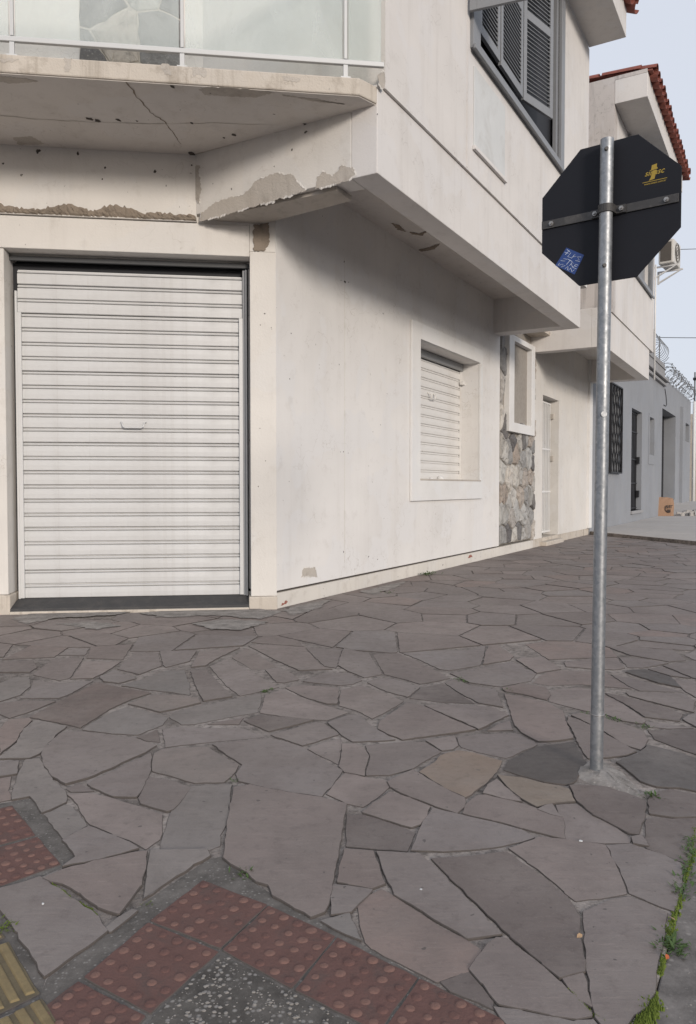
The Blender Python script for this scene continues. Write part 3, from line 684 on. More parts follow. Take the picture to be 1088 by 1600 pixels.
for (kind, _), q in zip(TILES, tile_polys):
    zt = -0.0024
    pp = inset(q, 0.0014)
    mt = M_TACT if kind == 'r' else M_YTACT
    t = slab_mesh(pp, sr, z=zt, step=0.03, jit=0.0015).build('tactile_tile', mt, sidewalk)
    P4 = [Vector(p) for p in q]
    if kind == 'r':
        for i in range(5):
            for j in range(5):
                u, v = (i + 0.5) / 5, (j + 0.5) / 5
                p = P4[0] * (1 - u) * (1 - v) + P4[1] * u * (1 - v) + P4[2] * u * v + P4[3] * (1 - u) * v
                o = inst('stud', stud_me2 if sr.random() < 0.35 else stud_me, t, (p.x + sr.uniform(-.001, .001), p.y + sr.uniform(-.001, .001), zt - sr.uniform(0, 0.0004)), (0, 0, sr.uniform(0, 6)))
                s_ = sr.uniform(0.75, 1.08); o.scale = (s_, s_ * sr.uniform(.9, 1.1), s_ * sr.uniform(.6, 1.1))
    else:
        for j in range(4):
            v = 0.14 + j * 0.245; e0 = P4[0].lerp(P4[3], v); e1 = P4[1].lerp(P4[2], v); d = (e1 - e0); e0 = e0 + d * 0.02; e1 = e1 - d * 0.06; w = Vector((-d.y, d.x)).normalized() * 0.012
            bp = [e0 - w, e1 - w, e1 + w * 0.9 + d * 0.01, e0 + w]
            mb = MB(); top = inset([tuple(x) for x in bp], 0.004)
            if area([tuple(x) for x in bp]) < 0: bp = bp[::-1]
            mb.prism([(x.x, x.y, zt - 0.003) for x in bp], [(x[0], x[1], zt + 0.0045) for x in top]); mb.build('bar', M_YBAR, t, bevel=0.002)
# gritty bedding mortar showing round the tactile tiles
for px in ([(346,1336),(352,1345),(400,1378),(430,1398),(560,1470),(700,1548),(790,1600),(850,1640),(700,1720),(0,1720),(0,1600),(60,1560),(73,1527),(165,1458),(225,1408),(326,1340)], [(-60,1262),(17,1251),(49,1245),(123,1341),(62,1369),(0,1387),(-60,1400)], [(-40,1424),(0,1420),(28,1457),(72,1526),(60,1562),(-30,1600),(-90,1500)]):
    q = [tuple(gpt(x, y)) for x, y in px]
    if area(q) < 0: q = q[::-1]
    m = MB(); m.f.append([m.P((p[0], p[1], -0.0046)) for p in q]); m.build('bedding_mortar', M_GRIT, sidewalk)
# bed of exposed aggregate between the red tiles
ag = MB()
if area(agg_poly) < 0: agg_poly = agg_poly[::-1]
slab_mesh(agg_poly, sr, ag, z=-0.0035, step=0.03, jit=0.004); ag.build('aggregate_bed', M_AGG, sidewalk)
pb = MB(); pr = random.Random(3)
def pebble(mb, x, y, z, r, rg):
    ids = []
    for lat in (-0.5, 0.25, 0.8):
        ring = []
        for k in range(6):
            a = k * math.pi / 3 + rg.uniform(-.2, .2); rr = r * math.cos(lat * 1.2) * rg.uniform(.75, 1.2); ring.append(mb.P((x + rr * math.cos(a), y + rr * math.sin(a) * .8, z + r * 0.6 * lat)))
        ids.append(ring)
    for A_, B_ in zip(ids, ids[1:]):
        for k in range(6): mb.f.append([A_[k], A_[(k + 1) % 6], B_[(k + 1) % 6], B_[k]])
    mb.f.append(ids[-1])
bbx = [p[0] for p in agg_poly]; bby = [p[1] for p in agg_poly]; cnt = 0
while cnt < 700:
    x, y = pr.uniform(min(bbx), max(bbx)), pr.uniform(min(bby), max(bby))
    if inside(agg_poly, (x, y)): pebble(pb, x, y, -0.003, pr.choice([0.0015, 0.002, 0.003, 0.005]), pr); cnt += 1
tag(pb.build('pebbles', M_PEBBLE, sidewalk), kind='stuff')
# loose grit in the joints and by the kerb
gr = MB()
for _ in range(900):
    if pr.random() < 0.55: w = WAB(pr.uniform(-4.6, 1), KB + pr.uniform(0.02, 0.22))
    else:
        p = gpt(pr.uniform(0, 1088), pr.uniform(1080, 1600)); w = Vector((p.x, p.y, 0))
    on_k = to_ab(w.x, w.y)[1] > KB + 0.03
    pebble(gr, w.x, w.y, -0.006 if on_k else (-0.0075), pr.choice([0.0012, 0.0018, 0.003]), pr)
tag(gr.build('grit', M_PEBBLE), 'loose grit scattered along joints and kerb', 'grit', kind='stuff')

# ================================================================== CORNER HOUSE
house = street_thing('corner_house', 'white two-storey corner house with roller shutters, peeling balcony and overhanging upper floor', 'house')
ZS, BL = 3.33, 1.195            # underside of the overhang, its street face
LE = 5.85                       # end of the overhang
def patch(parent, name, mat, frame, pts, off, thick=0.003, rg=None, step=0.03, jit=0.008):
    """flat irregular mark lying on a surface; frame maps (u, v, off) into the street frame"""
    rg = rg or random.Random(len(pts) * 13 + int(pts[0][0] * 100)); o = rough_outline(pts, step, jit * 0.5, rg)
    for amp in (0.30, 0.22):
        q = []
        for k in range(len(o)):
            a_, b_ = Vector(o[k]), Vector(o[(k + 1) % len(o)]); d_ = b_ - a_; q.append(tuple(a_)); q.append(tuple((a_ + b_) / 2 + Vector((-d_.y, d_.x)) * rg.uniform(-amp, amp)))
        o = q
    m = MB(); a = [m.P(frame(u, v, off)) for u, v in o]; b = [m.P(frame(u, v, off - thick)) for u, v in o]
    m.f.append(a)
    for k in range(len(o)): m.f.append([a[k], a[(k + 1) % len(o)], b[(k + 1) % len(o)], b[k]])
    if name == 'peeled_patch':
        sgn = 1 if area(o) > 0 else -1; l = MB(); A_, B_ = [], []
        for k in range(len(o)):
            t_ = Vector(o[(k + 1) % len(o)]) - Vector(o[k - 1]); n_ = Vector((t_.y, -t_.x)) * sgn; n_ = n_.normalized() if n_.length > 1e-9 else n_
            w_ = rg.uniform(0.006, 0.014); A_.append(l.P(frame(o[k][0] - n_.x * 0.003, o[k][1] - n_.y * 0.003, off + rg.uniform(0.0006, 0.0035)))); B_.append(l.P(frame(o[k][0] + n_.x * w_, o[k][1] + n_.y * w_, off - thick + 0.0012)))
        for k in range(len(o)):
            if math.sin(k * 0.21 + 1) + rg.uniform(-.5, .5) > 0.15: l.f.append([A_[k], A_[(k + 1) % len(o)], B_[(k + 1) % len(o)], B_[k]])
        tag(l.build('paint_flakes', M_WALL2, parent), kind='stuff')
    return m.build(name, mat, parent)
F_WALL = lambda u, v, o: AB(u, o, v)
F_CH = lambda u, v, o: CH(u, o, v)
F_RET = lambda u, v, o: AB(-0.424 - o, u, v)
def F_SOF(z): return lambda u, v, o: AB(u, v, z - o)

# --- ground floor facade
OP = (2.92, 4.95, 1.14, 2.80); T = 0.30
m = MB(AB)
m.box(0.0, OP[0], -T, 0, 0.155, 3.84); m.box(OP[1], 5.87, -T, 0, 0.155, 3.84)
m.box(OP[0], OP[1], -T, 0, 0.155, OP[2]); m.box(OP[0], OP[1], -T, 0, OP[3], 3.84)
m.build('facade_wall', M_WALL, house)
MB(AB).box(-0.012, 7.74, -T, -0.016, -0.15, 0.131).build('plinth', M_PLINTH, house)
MB(AB).box(0.004, 5.86, -T + 0.01, -0.045, 0.1311, 0.1549).build('plinth_gap_shade', M_DARKSPOT, house)  # black backing box paints the shade inside the gap
# --- chamfer wall: pillars, lintel, wall above
m = MB(CH); m.box(0.0, 0.222, -0.45, 0, 0.11, 3.05); m.build('door_pillar', M_WALL2, house, bevel=0.006)
MB(CH).box(-0.004, 0.24, -0.45, 0.010, -0.15, 0.108).build('pillar_foot', M_SLAB, house, bevel=0.01)
m = MB(CH); m.box(2.215, 6.0, -0.45, 0, 0.16, 3.0); m.build('door_pillar', M_WALL2, house, bevel=0.006)
MB(CH).box(2.20, 6.0, -0.45, 0.012, -0.15, 0.158).build('pillar_foot', M_SLAB, house, bevel=0.012)
MB(CH).box(0.223, 6.0, -0.42, 0.004, 3.005, 3.268).build('lintel', M_WALL2, house, bevel=0.006)
MB(CH).box(0.0, 0.221, -0.42, -0.004, 3.052, 3.60).build('pillar_head', M_WALL2, house)
MB(CH).box(0.66, 6.0, -0.42, 0.030, 3.272, 3.822).build('beam', M_WALL2, house)
MB(CH).box(0.0, 0.66, -0.42, -0.002, 3.601, 3.822).build('pillar_head', M_WALL2, house)
MB(CH).box(0.222, 0.66, -0.42, -0.003, 3.269, 3.60).build('pillar_head', M_WALL2, house)
# steel head and dark slot above the shutter
MB(CH).box(0.223, 2.214, -0.17, -0.14, 2.945, 2.985).build('head_rail', M_DARKRAIL, house, bevel=0.004)
MB(CH).box(0.223, 2.214, -0.44, -0.34, 2.6, 3.004).build('shutter_box', M_BLACKGAP, house)
# threshold: sloping dark slab
m = MB(CH)
m.prism([(0.232, 0.006, 0.0), (0.232, 0.006, 0.040), (0.246, -0.165, 0.100), (0.246, -0.30, 0.102), (0.246, -0.30, 0.0)],
        [(2.206, 0.006, 0.0), (2.206, 0.006, 0.040), (2.19, -0.165, 0.100), (2.19, -0.30, 0.102), (2.19, -0.30, 0.0)])
m.build('threshold', M_THRESH, house, bevel=0.004)
MB(CH).box(0.24, 2.2, 0.0065, 0.035, -0.15, 0.020).build('threshold_base', M_SLAB, house, bevel=0.006)
# --- big roller shutter
SN = -0.19
m = MB(CH); m.box(0.262, 0.285, SN - 0.03, SN + 0.03, 0.10, 2.93); m.box(0.248, 0.262, SN - 0.05, SN + 0.06, 0.10, 2.93)
shutter = m.build('roller_shutter', M_GREYPAINT, house)
MB(CH).box(0.285, 0.318, SN + 0.006, SN + 0.03, 0.105, 2.52).build('guide_rail', M_SHUT, shutter, bevel=0.003)
MB(CH).box(2.132, 2.165, SN + 0.006, SN + 0.03, 0.105, 2.52).build('guide_rail', M_SHUT, shutter, bevel=0.003)
MB(CH).box(2.165, 2.182, SN - 0.03, SN + 0.03, 0.10, 2.70).build('guide_rail', M_SHUT, shutter, bevel=0.003)
NSL = 23; pit = (2.885 - 0.104) / NSL
def slat_mesh(frame, x0, x1, pitch, n0, depth=0.020):
    pr_ = [(0, 0.0), (0.004, 0.004), (0.006, pitch * 0.35), (0.004, pitch * 0.68), (0, pitch * 0.715), (-depth, pitch * 0.735), (-depth, pitch * 0.755), (-0.001, pitch * 0.785), (0.001, pitch * 0.84), (-0.001, pitch * 0.89), (-depth, pitch * 0.92), (-depth, pitch)]
    m = MB(frame); a = [m.P((x0, n0 + d, z)) for d, z in pr_]; b = [m.P((x1, n0 + d, z)) for d, z in pr_]
    for k in range(len(pr_) - 1): m.f.append([a[k], b[k], b[k + 1], a[k + 1]])
    m.f.append([a[0], b[0], m.P((x1, n0 - depth, 0)), m.P((x0, n0 - depth, 0))])
    return m.mesh('slat')
sl_me = slat_mesh(CH, 0.286, 2.164, pit, SN); sl_me.materials.append(M_SLAT)
for k in range(NSL):
    o = inst('slat', sl_me, shutter, (Vector(CH(0, sr.uniform(-.0025, .0025), 0))) + Vector((0, 0, 0.104 + k * pit + sr.uniform(-.0012, .0012)))); o.rotation_euler = (sr.uniform(-.0006, .0006), sr.uniform(-.0006, .0006), sr.uniform(-.0008, .0008))
hz = on_chamfer(209, 664, SN)
m = MB(CH); hc, hzz = hz
m.tube([(hc + 0.105, SN + 0.006, hzz + 0.02), (hc + 0.095, SN + 0.03, hzz + 0.018), (hc + 0.086, SN + 0.035, hzz - 0.015), (hc + 0.066, SN + 0.035, hzz - 0.026), (hc - 0.066, SN + 0.035, hzz - 0.026), (hc - 0.086, SN + 0.035, hzz - 0.015), (hc - 0.095, SN + 0.03, hzz + 0.018), (hc - 0.105, SN + 0.006, hzz + 0.02)], 0.006, 8)
m.build('handle', M_SHUT, shutter, smooth=True)
MB(CH).box(0.2225, 2.2145, SN - 0.075, SN - 0.055, 0.1, 2.95).build('shutter_back', M_BLACKGAP, shutter)

# --- ground-floor window with small roller shutter
win = MB(AB).ring((2.675, 5.052, 0.888, 2.988), OP, 0.002, 0.030).build('window_surround', M_TRIM, house, bevel=0.004)
WD = -0.275
m = MB(AB); m.box(OP[0] + 0.001, OP[1] - 0.001, WD - 0.02, WD - 0.014, OP[2], OP[3]); wsh = m.build('window_shutter', M_BLACKGAP, house)
NW = 13; pw = (2.70 - 1.155) / NW
wl_me = slat_mesh(AB, OP[0] + 0.002, OP[1] - 0.03, pw, WD, 0.012); wl_me.materials.append(M_SHUT2)
for k in range(NW): inst('slat', wl_me, wsh, (0, 0, 1.155 + k * pw))
MB(AB).box(OP[0] + 0.002, OP[1] - 0.004, WD + 0.004, WD + 0.05, 2.70, 2.797).build('shutter_head', M_STEELGREY, wsh, bevel=0.01)
MB(AB).box(OP[1] - 0.03, OP[1] - 0.003, WD, WD + 0.02, 1.145, 2.70).build('guide_rail', M_SHUT2, wsh)
MB(AB).box(OP[0] - 0.01, OP[1] + 0.03, WD, 0.036, 1.132, 1.152).build('window_sill', M_EXPOSED, house, bevel=0.004)
hw = on_wall(672, 618, WD)
m = MB(AB); m.tube([(hw[0] - 0.10, WD + 0.005, hw[1] + 0.03), (hw[0] - 0.07, WD + 0.05, hw[1]), (hw[0] - 0.06, WD + 0.05, hw[1] - 0.05), (hw[0] + 0.06, WD + 0.05, hw[1] - 0.05), (hw[0] + 0.07, WD + 0.05, hw[1]), (hw[0] + 0.10, WD + 0.005, hw[1] + 0.03)], 0.010, 6).build('handle', M_SHUT2, wsh)
MB(AB).box(4.86, 4.955, WD + 0.02, WD + 0.08, 2.50, 2.55).build('latch', M_SHUT2, wsh, bevel=0.01)
# --- fieldstone panel with projecting frame
SP = (5.88, 7.72, 0.16, 3.42)
panel = MB(AB).box(SP[0], SP[1], -T, -0.022, SP[2], 3.9).build('stone_panel', M_RUBBLE2, house)
NF = (6.15, 7.53, 1.92, 3.43); NI = (6.40, 7.335, 2.07, 3.345)
MB(AB).ring(NF, NI, -0.20, 0.062).build('niche_frame', M_TRIM, house, bevel=0.005)
MB(AB).box(NI[0] - 0.05, NI[1] + 0.05, -0.215, -0.198, NI[2] - 0.05, NI[3] + 0.05).build('niche_back', M_WALL2, house)
pr2 = random.Random(17); ss = []
for _ in range(2500):
    a, z = pr2.uniform(*SP[:2]), pr2.uniform(*SP[2:]); r = pr2.choice([0.16, 0.22, 0.28, 0.34])
    if all(((a - q[0]) / 1.0) ** 2 + ((z - q[1]) * 0.72) ** 2 < 9e9 and (a - q[0]) ** 2 + ((z - q[1]) * 0.72) ** 2 > (0.5 * (r + q[2])) ** 2 for q in ss): ss.append((a, z, r))
def dome_stone(poly, frame, base, h, rg):
    p = rough_outline(poly, 0.07, 0.010, rg, 0.4); m = MB(); cen = Vector((sum(q[0] for q in p) / len(p), sum(q[1] for q in p) / len(p)))
    rings = []
    for s_, hh in ((1.0, 0.0), (0.965, h * 0.55), (0.86, h * 0.9), (0.5, h * rg.uniform(0.95, 1.2))):
        rings.append([m.P(frame(cen.x + (q[0] - cen.x) * s_, cen.y + (q[1] - cen.y) * s_, base + hh * (1 + (rg.uniform(-.25, .25) if s_ < 0.95 else 0)))) for q in p])
    for A_, B_ in zip(rings, rings[1:]):
        for k in range(len(p)): m.f.append([A_[k], A_[(k + 1) % len(p)], B_[(k + 1) % len(p)], B_[k]])
    m.f.append(rings[-1]); return m
for p in cells([(s_[0], s_[1]) for s_ in ss], [(SP[0], SP[2]), (SP[1], SP[2]), (SP[1], SP[3]), (SP[0], SP[3])], len(ss), 1.2):
    if len(p) < 3 or abs(area(p)) < 0.004: continue
    _cx, _cz = sum(q[0] for q in p) / len(p), sum(q[1] for q in p) / len(p)
    if NF[0] + 0.02 < _cx < NF[1] - 0.02 and _cz > NF[2] + 0.03: continue
    q = inset(p, 0.011)
    if len(q) < 3 or area(q) < 0.003: continue
    # keep stones out from under the projecting frame's hollow
    cx_ = sum(t_[0] for t_ in q) / len(q); cz_ = sum(t_[1] for t_ in q) / len(q)
    dome_stone(q, F_WALL, -0.024, pr2.uniform(0.035, 0.058) , pr2).build('stone', M_FIELD, panel, smooth=False)
# broken ledge above the niche
m = MB(AB); m.box(7.05, 7.76, -0.02, 0.30, 3.60, 3.69); m.build('broken_ledge', M_SLAB, house, bevel=0.01)

# --- overhang: soffit, street beam, end beams
MB(AB).box(-0.2, LE - 0.27, -0.6, 0.98, 3.822, 3.96).build('soffit', M_SOFFIT, house)
MB(AB).box(-0.424, LE, 0.98, BL, ZS, 3.965).build('street_beam', M_UP, house, bevel=0.006)
MB(AB).box(LE - 0.27, LE, -0.25, 0.979, ZS, 3.965).build('end_beam', M_UP, house, bevel=0.006)
m = MB(AB); m.box(-0.424, -0.2, -0.56, 0.979, ZS, 3.965); m.build('return_beam', M_WALL2, house, bevel=0.006)
m = MB(AB); m.prism([(-0.375, -0.40, 3.296), (-0.365, 0.82, 3.296), (-0.145, 0.825, 3.285), (-0.04, -0.36, 3.285)],
                    [(-0.375, -0.40, 3.3285), (-0.365, 0.82, 3.3285), (-0.145, 0.825, 3.3285), (-0.04, -0.36, 3.3285)])
m.build('formwork_board', M_EXPOSED, house, bevel=0.004)
# --- upper floor
ZU, ZT = 3.967, 7.40; BU = BL + 0.022; UE = 6.16
WO = (1.56, 4.50, 5.19, 7.30)
m = MB(AB); ux0 = -0.34
m.box(ux0, WO[0], 0.85, BU, ZU, ZT); m.box(WO[1], UE, 0.85, BU, ZU, ZT); m.box(WO[0], WO[1], 0.85, BU, ZU, WO[2]); m.box(WO[0], WO[1], 0.85, BU, WO[3], ZT)
m.build('upper_wall', M_UP, house)
MB(AB).box(ux0, 0.0, -0.75, 0.849, ZU, ZT).build('upper_return_wall', M_UP, house)
MB(AB).box(UE - 0.3, UE, -4, 0.849, ZU, ZT).build('upper_end_wall', M_UP, house)
m = MB(CH); m.box(-0.3, 6.0, -0.42, -0.03, 3.83, ZT); m.build('balcony_wall', M_UP, house)
MB(AB).box(0.0, 5.85, 0.30, 0.34, ZU, ZT).build('dark_room', M_BLACKGAP, house)  # panel coloured black for the unlit room
MB(AB).box(-0.3, UE, -3, 1.2, ZT - 0.02, ZT + 0.05).build('attic_floor', M_SOFFIT, house)
# grey window frame and louvred leaves
wf = MB(AB).ring((1.37, 4.66, 5.09, 7.39), WO, BU - 0.06, BU + 0.035).build('window_frame', M_GREYPAINT, house, bevel=0.004)
MB(AB).box(1.36, 4.67, BU + 0.0355, BU + 0.06, 5.072, 5.115).build('window_sill', M_GREYPAINT, house, bevel=0.004)
def louvre_leaf(p0, p1, z0, z1, name='louvred_leaf'):
    """leaf standing from p0 to p1 (a, b): stiles, rails and blades"""
    p0, p1 = Vector(p0), Vector(p1); d = (p1 - p0); L = d.length; d.normalize(); nrm = Vector((-d.y, d.x))
    fr_ = lambda u, o, z: AB(p0.x + d.x * u + nrm.x * o, p0.y + d.y * u + nrm.y * o, z)
    m = MB(fr_); sw = 0.065; th = 0.018
    m.box(0, sw, -th, th, z0, z1); m.box(L - sw, L, -th, th, z0, z1)
    zm = [z0, (z0 + z1) / 2 - 0.03, z1 - 0.09]
    for z in zm: m.box(sw, L - sw, -th, th, z, z + 0.09)
    leaf = m.build(name, M_GREYPAINT, house, bevel=0.003)
    bl = MB(fr_)
    for za, zb in ((zm[0] + 0.09, zm[1]), (zm[1] + 0.09, zm[2])):
        z = za
        while z < zb - 0.01:
            bl.prism([(sw, 0.016, z), (sw, 0.018, z + 0.006), (sw, -0.016, z + 0.030), (sw, -0.018, z + 0.024)], [(L - sw, 0.016, z), (L - sw, 0.018, z + 0.006), (L - sw, -0.016, z + 0.030), (L - sw, -0.018, z + 0.024)]); z += 0.045
    tag(bl.build('louvre_blades', M_GREYPAINT, leaf), kind='stuff')
    return leaf
louvre_leaf((1.60, 1.21), (2.20, 1.205), 5.35, 7.2)
louvre_leaf((2.22, 1.21), (2.97, 1.205), 5.33, 7.2)
louvre_leaf((3.02, 1.20), (3.63, 1.36), 5.33, 7.2)
louvre_leaf((1.30, 1.24), (1.39, 1.80), 5.37, 7.2)
MB(AB).box(4.40, 4.49, BU - 0.05, BU - 0.01, 5.195, 7.29).build('inner_jamb', M_GREYPAINT, house)
MB(AB).box(WO[0] + 0.001, WO[1] - 0.001, BU - 0.10, BU - 0.085, WO[2] + 0.001, WO[3] - 0.001).build('dark_opening_panel', M_BLACKGAP, house)  # opaque black sheet paints the unlit window opening dark
# plate and conduit on the upper wall
MB(AB).box(1.46, 2.36, BU, BU + 0.010, 4.24, 4.97).build('filler_plate', M_WHITECHIP, house, bevel=0.004)
MB(AB).box(1.44, 2.38, BU + 0.0005, BU + 0.032, 4.195, 4.232).build('plate_ledge', M_UP, house, bevel=0.004)
MB(AB).box(1.295, 1.308, BU + 0.0005, BU + 0.006, 3.98, 5.3).build('conduit', M_UP, house)
# --- eave and roof
MB(AB).box(-0.6, 6.12, BU, 1.733, 7.402, 7.80).build('eave', M_UP, house, bevel=0.008)
EV = 0.50
tile_m = MB(); nt = 8
def barrel(m, r, L, th=0.014):
    oa, ob, ia, ib = [], [], [], []
    for k in range(nt + 1):
        a = math.pi * k / nt
        for lst, y, rr in ((oa, 0, r), (ob, -L, r * 0.88), (ia, 0, r - th), (ib, -L, r * 0.88 - th)):
            lst.append(m.P((math.cos(a) * rr, y, math.sin(a) * rr * 0.8)))
    for k in range(nt):
        m.f += [[oa[k], oa[k + 1], ob[k + 1], ob[k]], [ia[k], ia[k + 1], ib[k + 1], ib[k]], [oa[k], oa[k + 1], ia[k + 1], ia[k]]]
    m.f += [[oa[0], ob[0], ib[0], ia[0]], [oa[-1], ob[-1], ib[-1], ia[-1]]]
barrel(tile_m, 0.115, 0.62); tile_me = tile_m.mesh('roof_tile'); tile_me.materials.append(M_ROOF)
def eave_row(parent, a0, a1, b, z, pitch=0.262, slope=R(24)):
    k = 0; a = a0; rg = random.Random(int(a0 * 10))
    while a < a1:
        for dz, flip, off in ((0.0, 0, 0.0), (-0.018, 1, pitch / 2)):
            o = inst('roof_tile', tile_me, parent, AB(a + off, b + rg.uniform(-.012, .012), z + dz))
            # tile axis points up the roof (towards -b); local -Y of the tile
            o.rotation_euler = (math.pi - slope if False else -slope, math.pi if flip else 0, math.pi + rg.uniform(-.02, .02)) if flip == 0 else (slope, math.pi, math.pi)
        a += pitch
    m = MB(AB); m.prism([(a0 - 0.1, b - 0.06, z - 0.03), (a1, b - 0.06, z - 0.03), (a1, b - 4.5, z - 0.03 + 4.44 * math.tan(slope)), (a0 - 0.1, b - 4.5, z - 0.03 + 4.44 * math.tan(slope))],
                         [(a0 - 0.1, b - 0.06, z - 0.005), (a1, b - 0.06, z - 0.005), (a1, b - 4.5, z - 0.005 + 4.44 * math.tan(slope)), (a0 - 0.1, b - 4.5, z - 0.005 + 4.44 * math.tan(slope))])
    m.build('roof', M_ROOF, parent)
eave_row(house, 3.2, 6.2, 1.86, 7.86)

# --- balcony: slab, glass balustrade, stone cladding
bp = [(5.2, 1.163), (-0.555, 1.163), (-0.70, 1.056), (-0.64, 0.95), (0.72, -0.02), (5.2, -0.02)]
def off_poly(d): return [(5.2, 1.163 - d), (-0.545, 1.163 - d), (-0.68, 1.056 - d), (-0.62, 0.95), (0.72, -0.02), (5.2, -0.02)]
m = MB(CH); m.prism([(c, n, 3.824) for c, n in bp], [(c, n, 3.945) for c, n in bp]); m.build('balcony_slab', M_SLAB, house, bevel=0.01)
bq = [(5.2, 1.150), (-0.550, 1.150), (-0.685, 1.05), (-0.62, 0.96), (0.70, 0.032), (5.2, 0.032)]
m = MB(CH); m.prism([(c, n, 3.8195) for c, n in bq], [(c, n, 3.8235) for c, n in bq]); m.build('balcony_soffit', M_SOFFIT, house)
bal = MB(CH).box(-0.735, 5.1, 1.118, 1.148, 4.041, 4.075).build('balustrade', M_ALU, house, bevel=0.004)
MB(CH).box(-0.735, 5.1, 1.105, 1.160, 5.00, 5.045).build('top_rail', M_ALU, bal, bevel=0.006)
for c in (-0.458, 0.678, 1.80, 2.95, 4.1):
    MB(CH).box(c - 0.011, c + 0.011, 1.121, 1.147, 4.079, 4.999).build('post', M_ALU, bal, bevel=0.003)
    MB(CH).box(c - 0.016, c + 0.016, 1.125, 1.146, 3.946, 4.039).build('post_foot', M_ALU, bal, bevel=0.002)
    MB(CH).box(c - 0.035, c + 0.035, 1.105, 1.152, 3.9455, 3.955).build('foot_plate', M_ALU, bal)
cs = [-0.735, -0.458, 0.678, 1.80, 2.95, 4.1, 5.1]
for k in range(len(cs) - 1):
    MB(CH).box(cs[k] + 0.022, cs[k + 1] - 0.022, 1.128, 1.136, 4.079, 4.999).build('glass_pane', M_GLASS, bal)
bst = MB(CH).box(0.77, 1.60, -0.0295, -0.012, 3.96, 7.3).build('stone_cladding', M_EXPOSED, house)
ss = []
for _ in range(900):
    a, z = pr2.uniform(0.77, 1.6), pr2.uniform(3.96, 7.2); r = pr2.choice([0.22, 0.28, 0.34])
    if all((a - q[0]) ** 2 + ((z - q[1]) * 0.8) ** 2 > (0.5 * (r + q[2])) ** 2 for q in ss): ss.append((a, z, r))
for p in cells([(s_[0], s_[1]) for s_ in ss], [(0.77, 3.96), (1.6, 3.96), (1.6, 7.3), (0.77, 7.3)], len(ss), 1.4):
    if len(p) < 3 or abs(area(p)) < 0.004: continue
    q = inset(p, 0.006)
    if len(q) >= 3 and area(q) > 0.003: dome_stone(q, F_CH, -0.013, pr2.uniform(0.012, 0.025), pr2).build('stone', M_FIELD, bst)

# --- rain stains on the slab edge
for px in ([(100,90),(113,91),(112,104),(108,113),(101,112),(103,100)], [(252,100),(266,102),(268,118),(258,116),(254,110)], [(300,106),(322,108),(320,122),(310,116),(304,120)], [(440,118),(470,122),(468,128),(445,126)], [(0,90),(30,92),(20,97),(0,96)]):
    q = [on_chamfer(x, y, 1.163) for x, y in px]; patch(house, 'rain_stain', M_EXPOSED, F_CH, q, 1.1645, 0.001)
# --- wear: spalled beam edge, peeled render, cracks, mould spots
pr3 = random.Random(99)
def spall_strip(u0, u1, z, h, frame, off, name='spalled_edge'):
    """crumbling lower edge: several rows of broken concrete"""
    m = MB(); n = int((u1 - u0) / 0.016); rows = []; ph = 0
    for k in range(n + 1):
        u = u0 + (u1 - u0) * k / n; ph += pr3.uniform(0, 0.25); hh = h * (0.35 + 0.65 * abs(math.sin(ph) * math.cos(ph * 0.37 + 1))) + pr3.uniform(0, 0.022)
        rows.append([m.P(frame(u + pr3.uniform(-.005, .005), z + hh * t, off + (0.0012 if t == 1 else (-0.004 if t == 0 else pr3.uniform(0.002, 0.020))))) for t in (0, 0.22, 0.45, 0.7, 1)])
    for k in range(n):
        for j in range(4): m.f.append([rows[k][j], rows[k + 1][j], rows[k + 1][j + 1], rows[k][j + 1]])
    return m.build(name, M_RUBBLE, house)
spall_strip(0.665, 2.9, 3.272, 0.10, F_CH, 0.030)
def rp(pxs, fn, *a): return [fn(x, y, *a) for x, y in pxs]
patch(house, 'peeled_patch', M_EXPOSED, F_RET, rp([(313,346),(315,332),(345,312),(380,305),(400,283),(430,270),(458,273),(470,290),(478,298),(440,310),(345,338)], on_return, -0.426), 0.0028)
patch(house, 'peeled_patch', M_EXPOSED, F_RET, rp([(492,296),(496,276),(508,268),(520,275),(535,258),(552,262),(556,274),(545,282),(515,290)], on_return, -0.426), 0.0028)
patch(house, 'peeled_patch', M_EXPOSED, F_RET, rp([(303,310),(304,262),(312,258),(314,300),(312,318)], on_return, -0.426), 0.0026)
patch(house, 'broken_corner', M_RUBBLE, F_CH, rp([(397,392),(396,352),(420,348),(422,378),(414,392)], on_chamfer), 0.0085, 0.012)
patch(house, 'peeled_patch', M_EXPOSED, F_WALL, rp([(471,902),(474,888),(492,886),(496,902),(480,900)], on_wall), 0.0022)
patch(house, 'brick_chip', M_BRICKRED, F_WALL, rp([(441,947),(443,942),(446,943),(449,938),(452,941),(448,944)], on_wall), -0.012, 0.003, jit=0.004, step=0.015)
patch(house, 'brick_chip', M_BRICKRED, F_WALL, rp([(733,872),(735,868),(738,867),(740,870),(737,871)], on_wall), -0.012, 0.003, jit=0.006, step=0.015)
patch(house, 'peeled_patch', M_EXPOSED, lambda u, v, o: AB(u, o, v), rp([(590,118),(600,112),(602,128),(598,140),(592,132)], on_wall, BU), BU + 0.0022)
def blot(fn, frame, x, y, r, off, mat=M_DARKSPOT, *a):
    u, v = fn(x, y, *a); rg = random.Random(int(x * 7 + y)); n = rg.randint(5, 8)
    pts = [(u + r * .6 * rg.uniform(.25, 1.5) * math.cos(2 * math.pi * k / n), v + r * .6 * rg.uniform(.25, 1.9) * math.sin(2 * math.pi * k / n)) for k in range(n)]
    return patch(house, 'mould_spot', mat, frame, pts, off, 0.0015, rg, 0.02, 0.002)
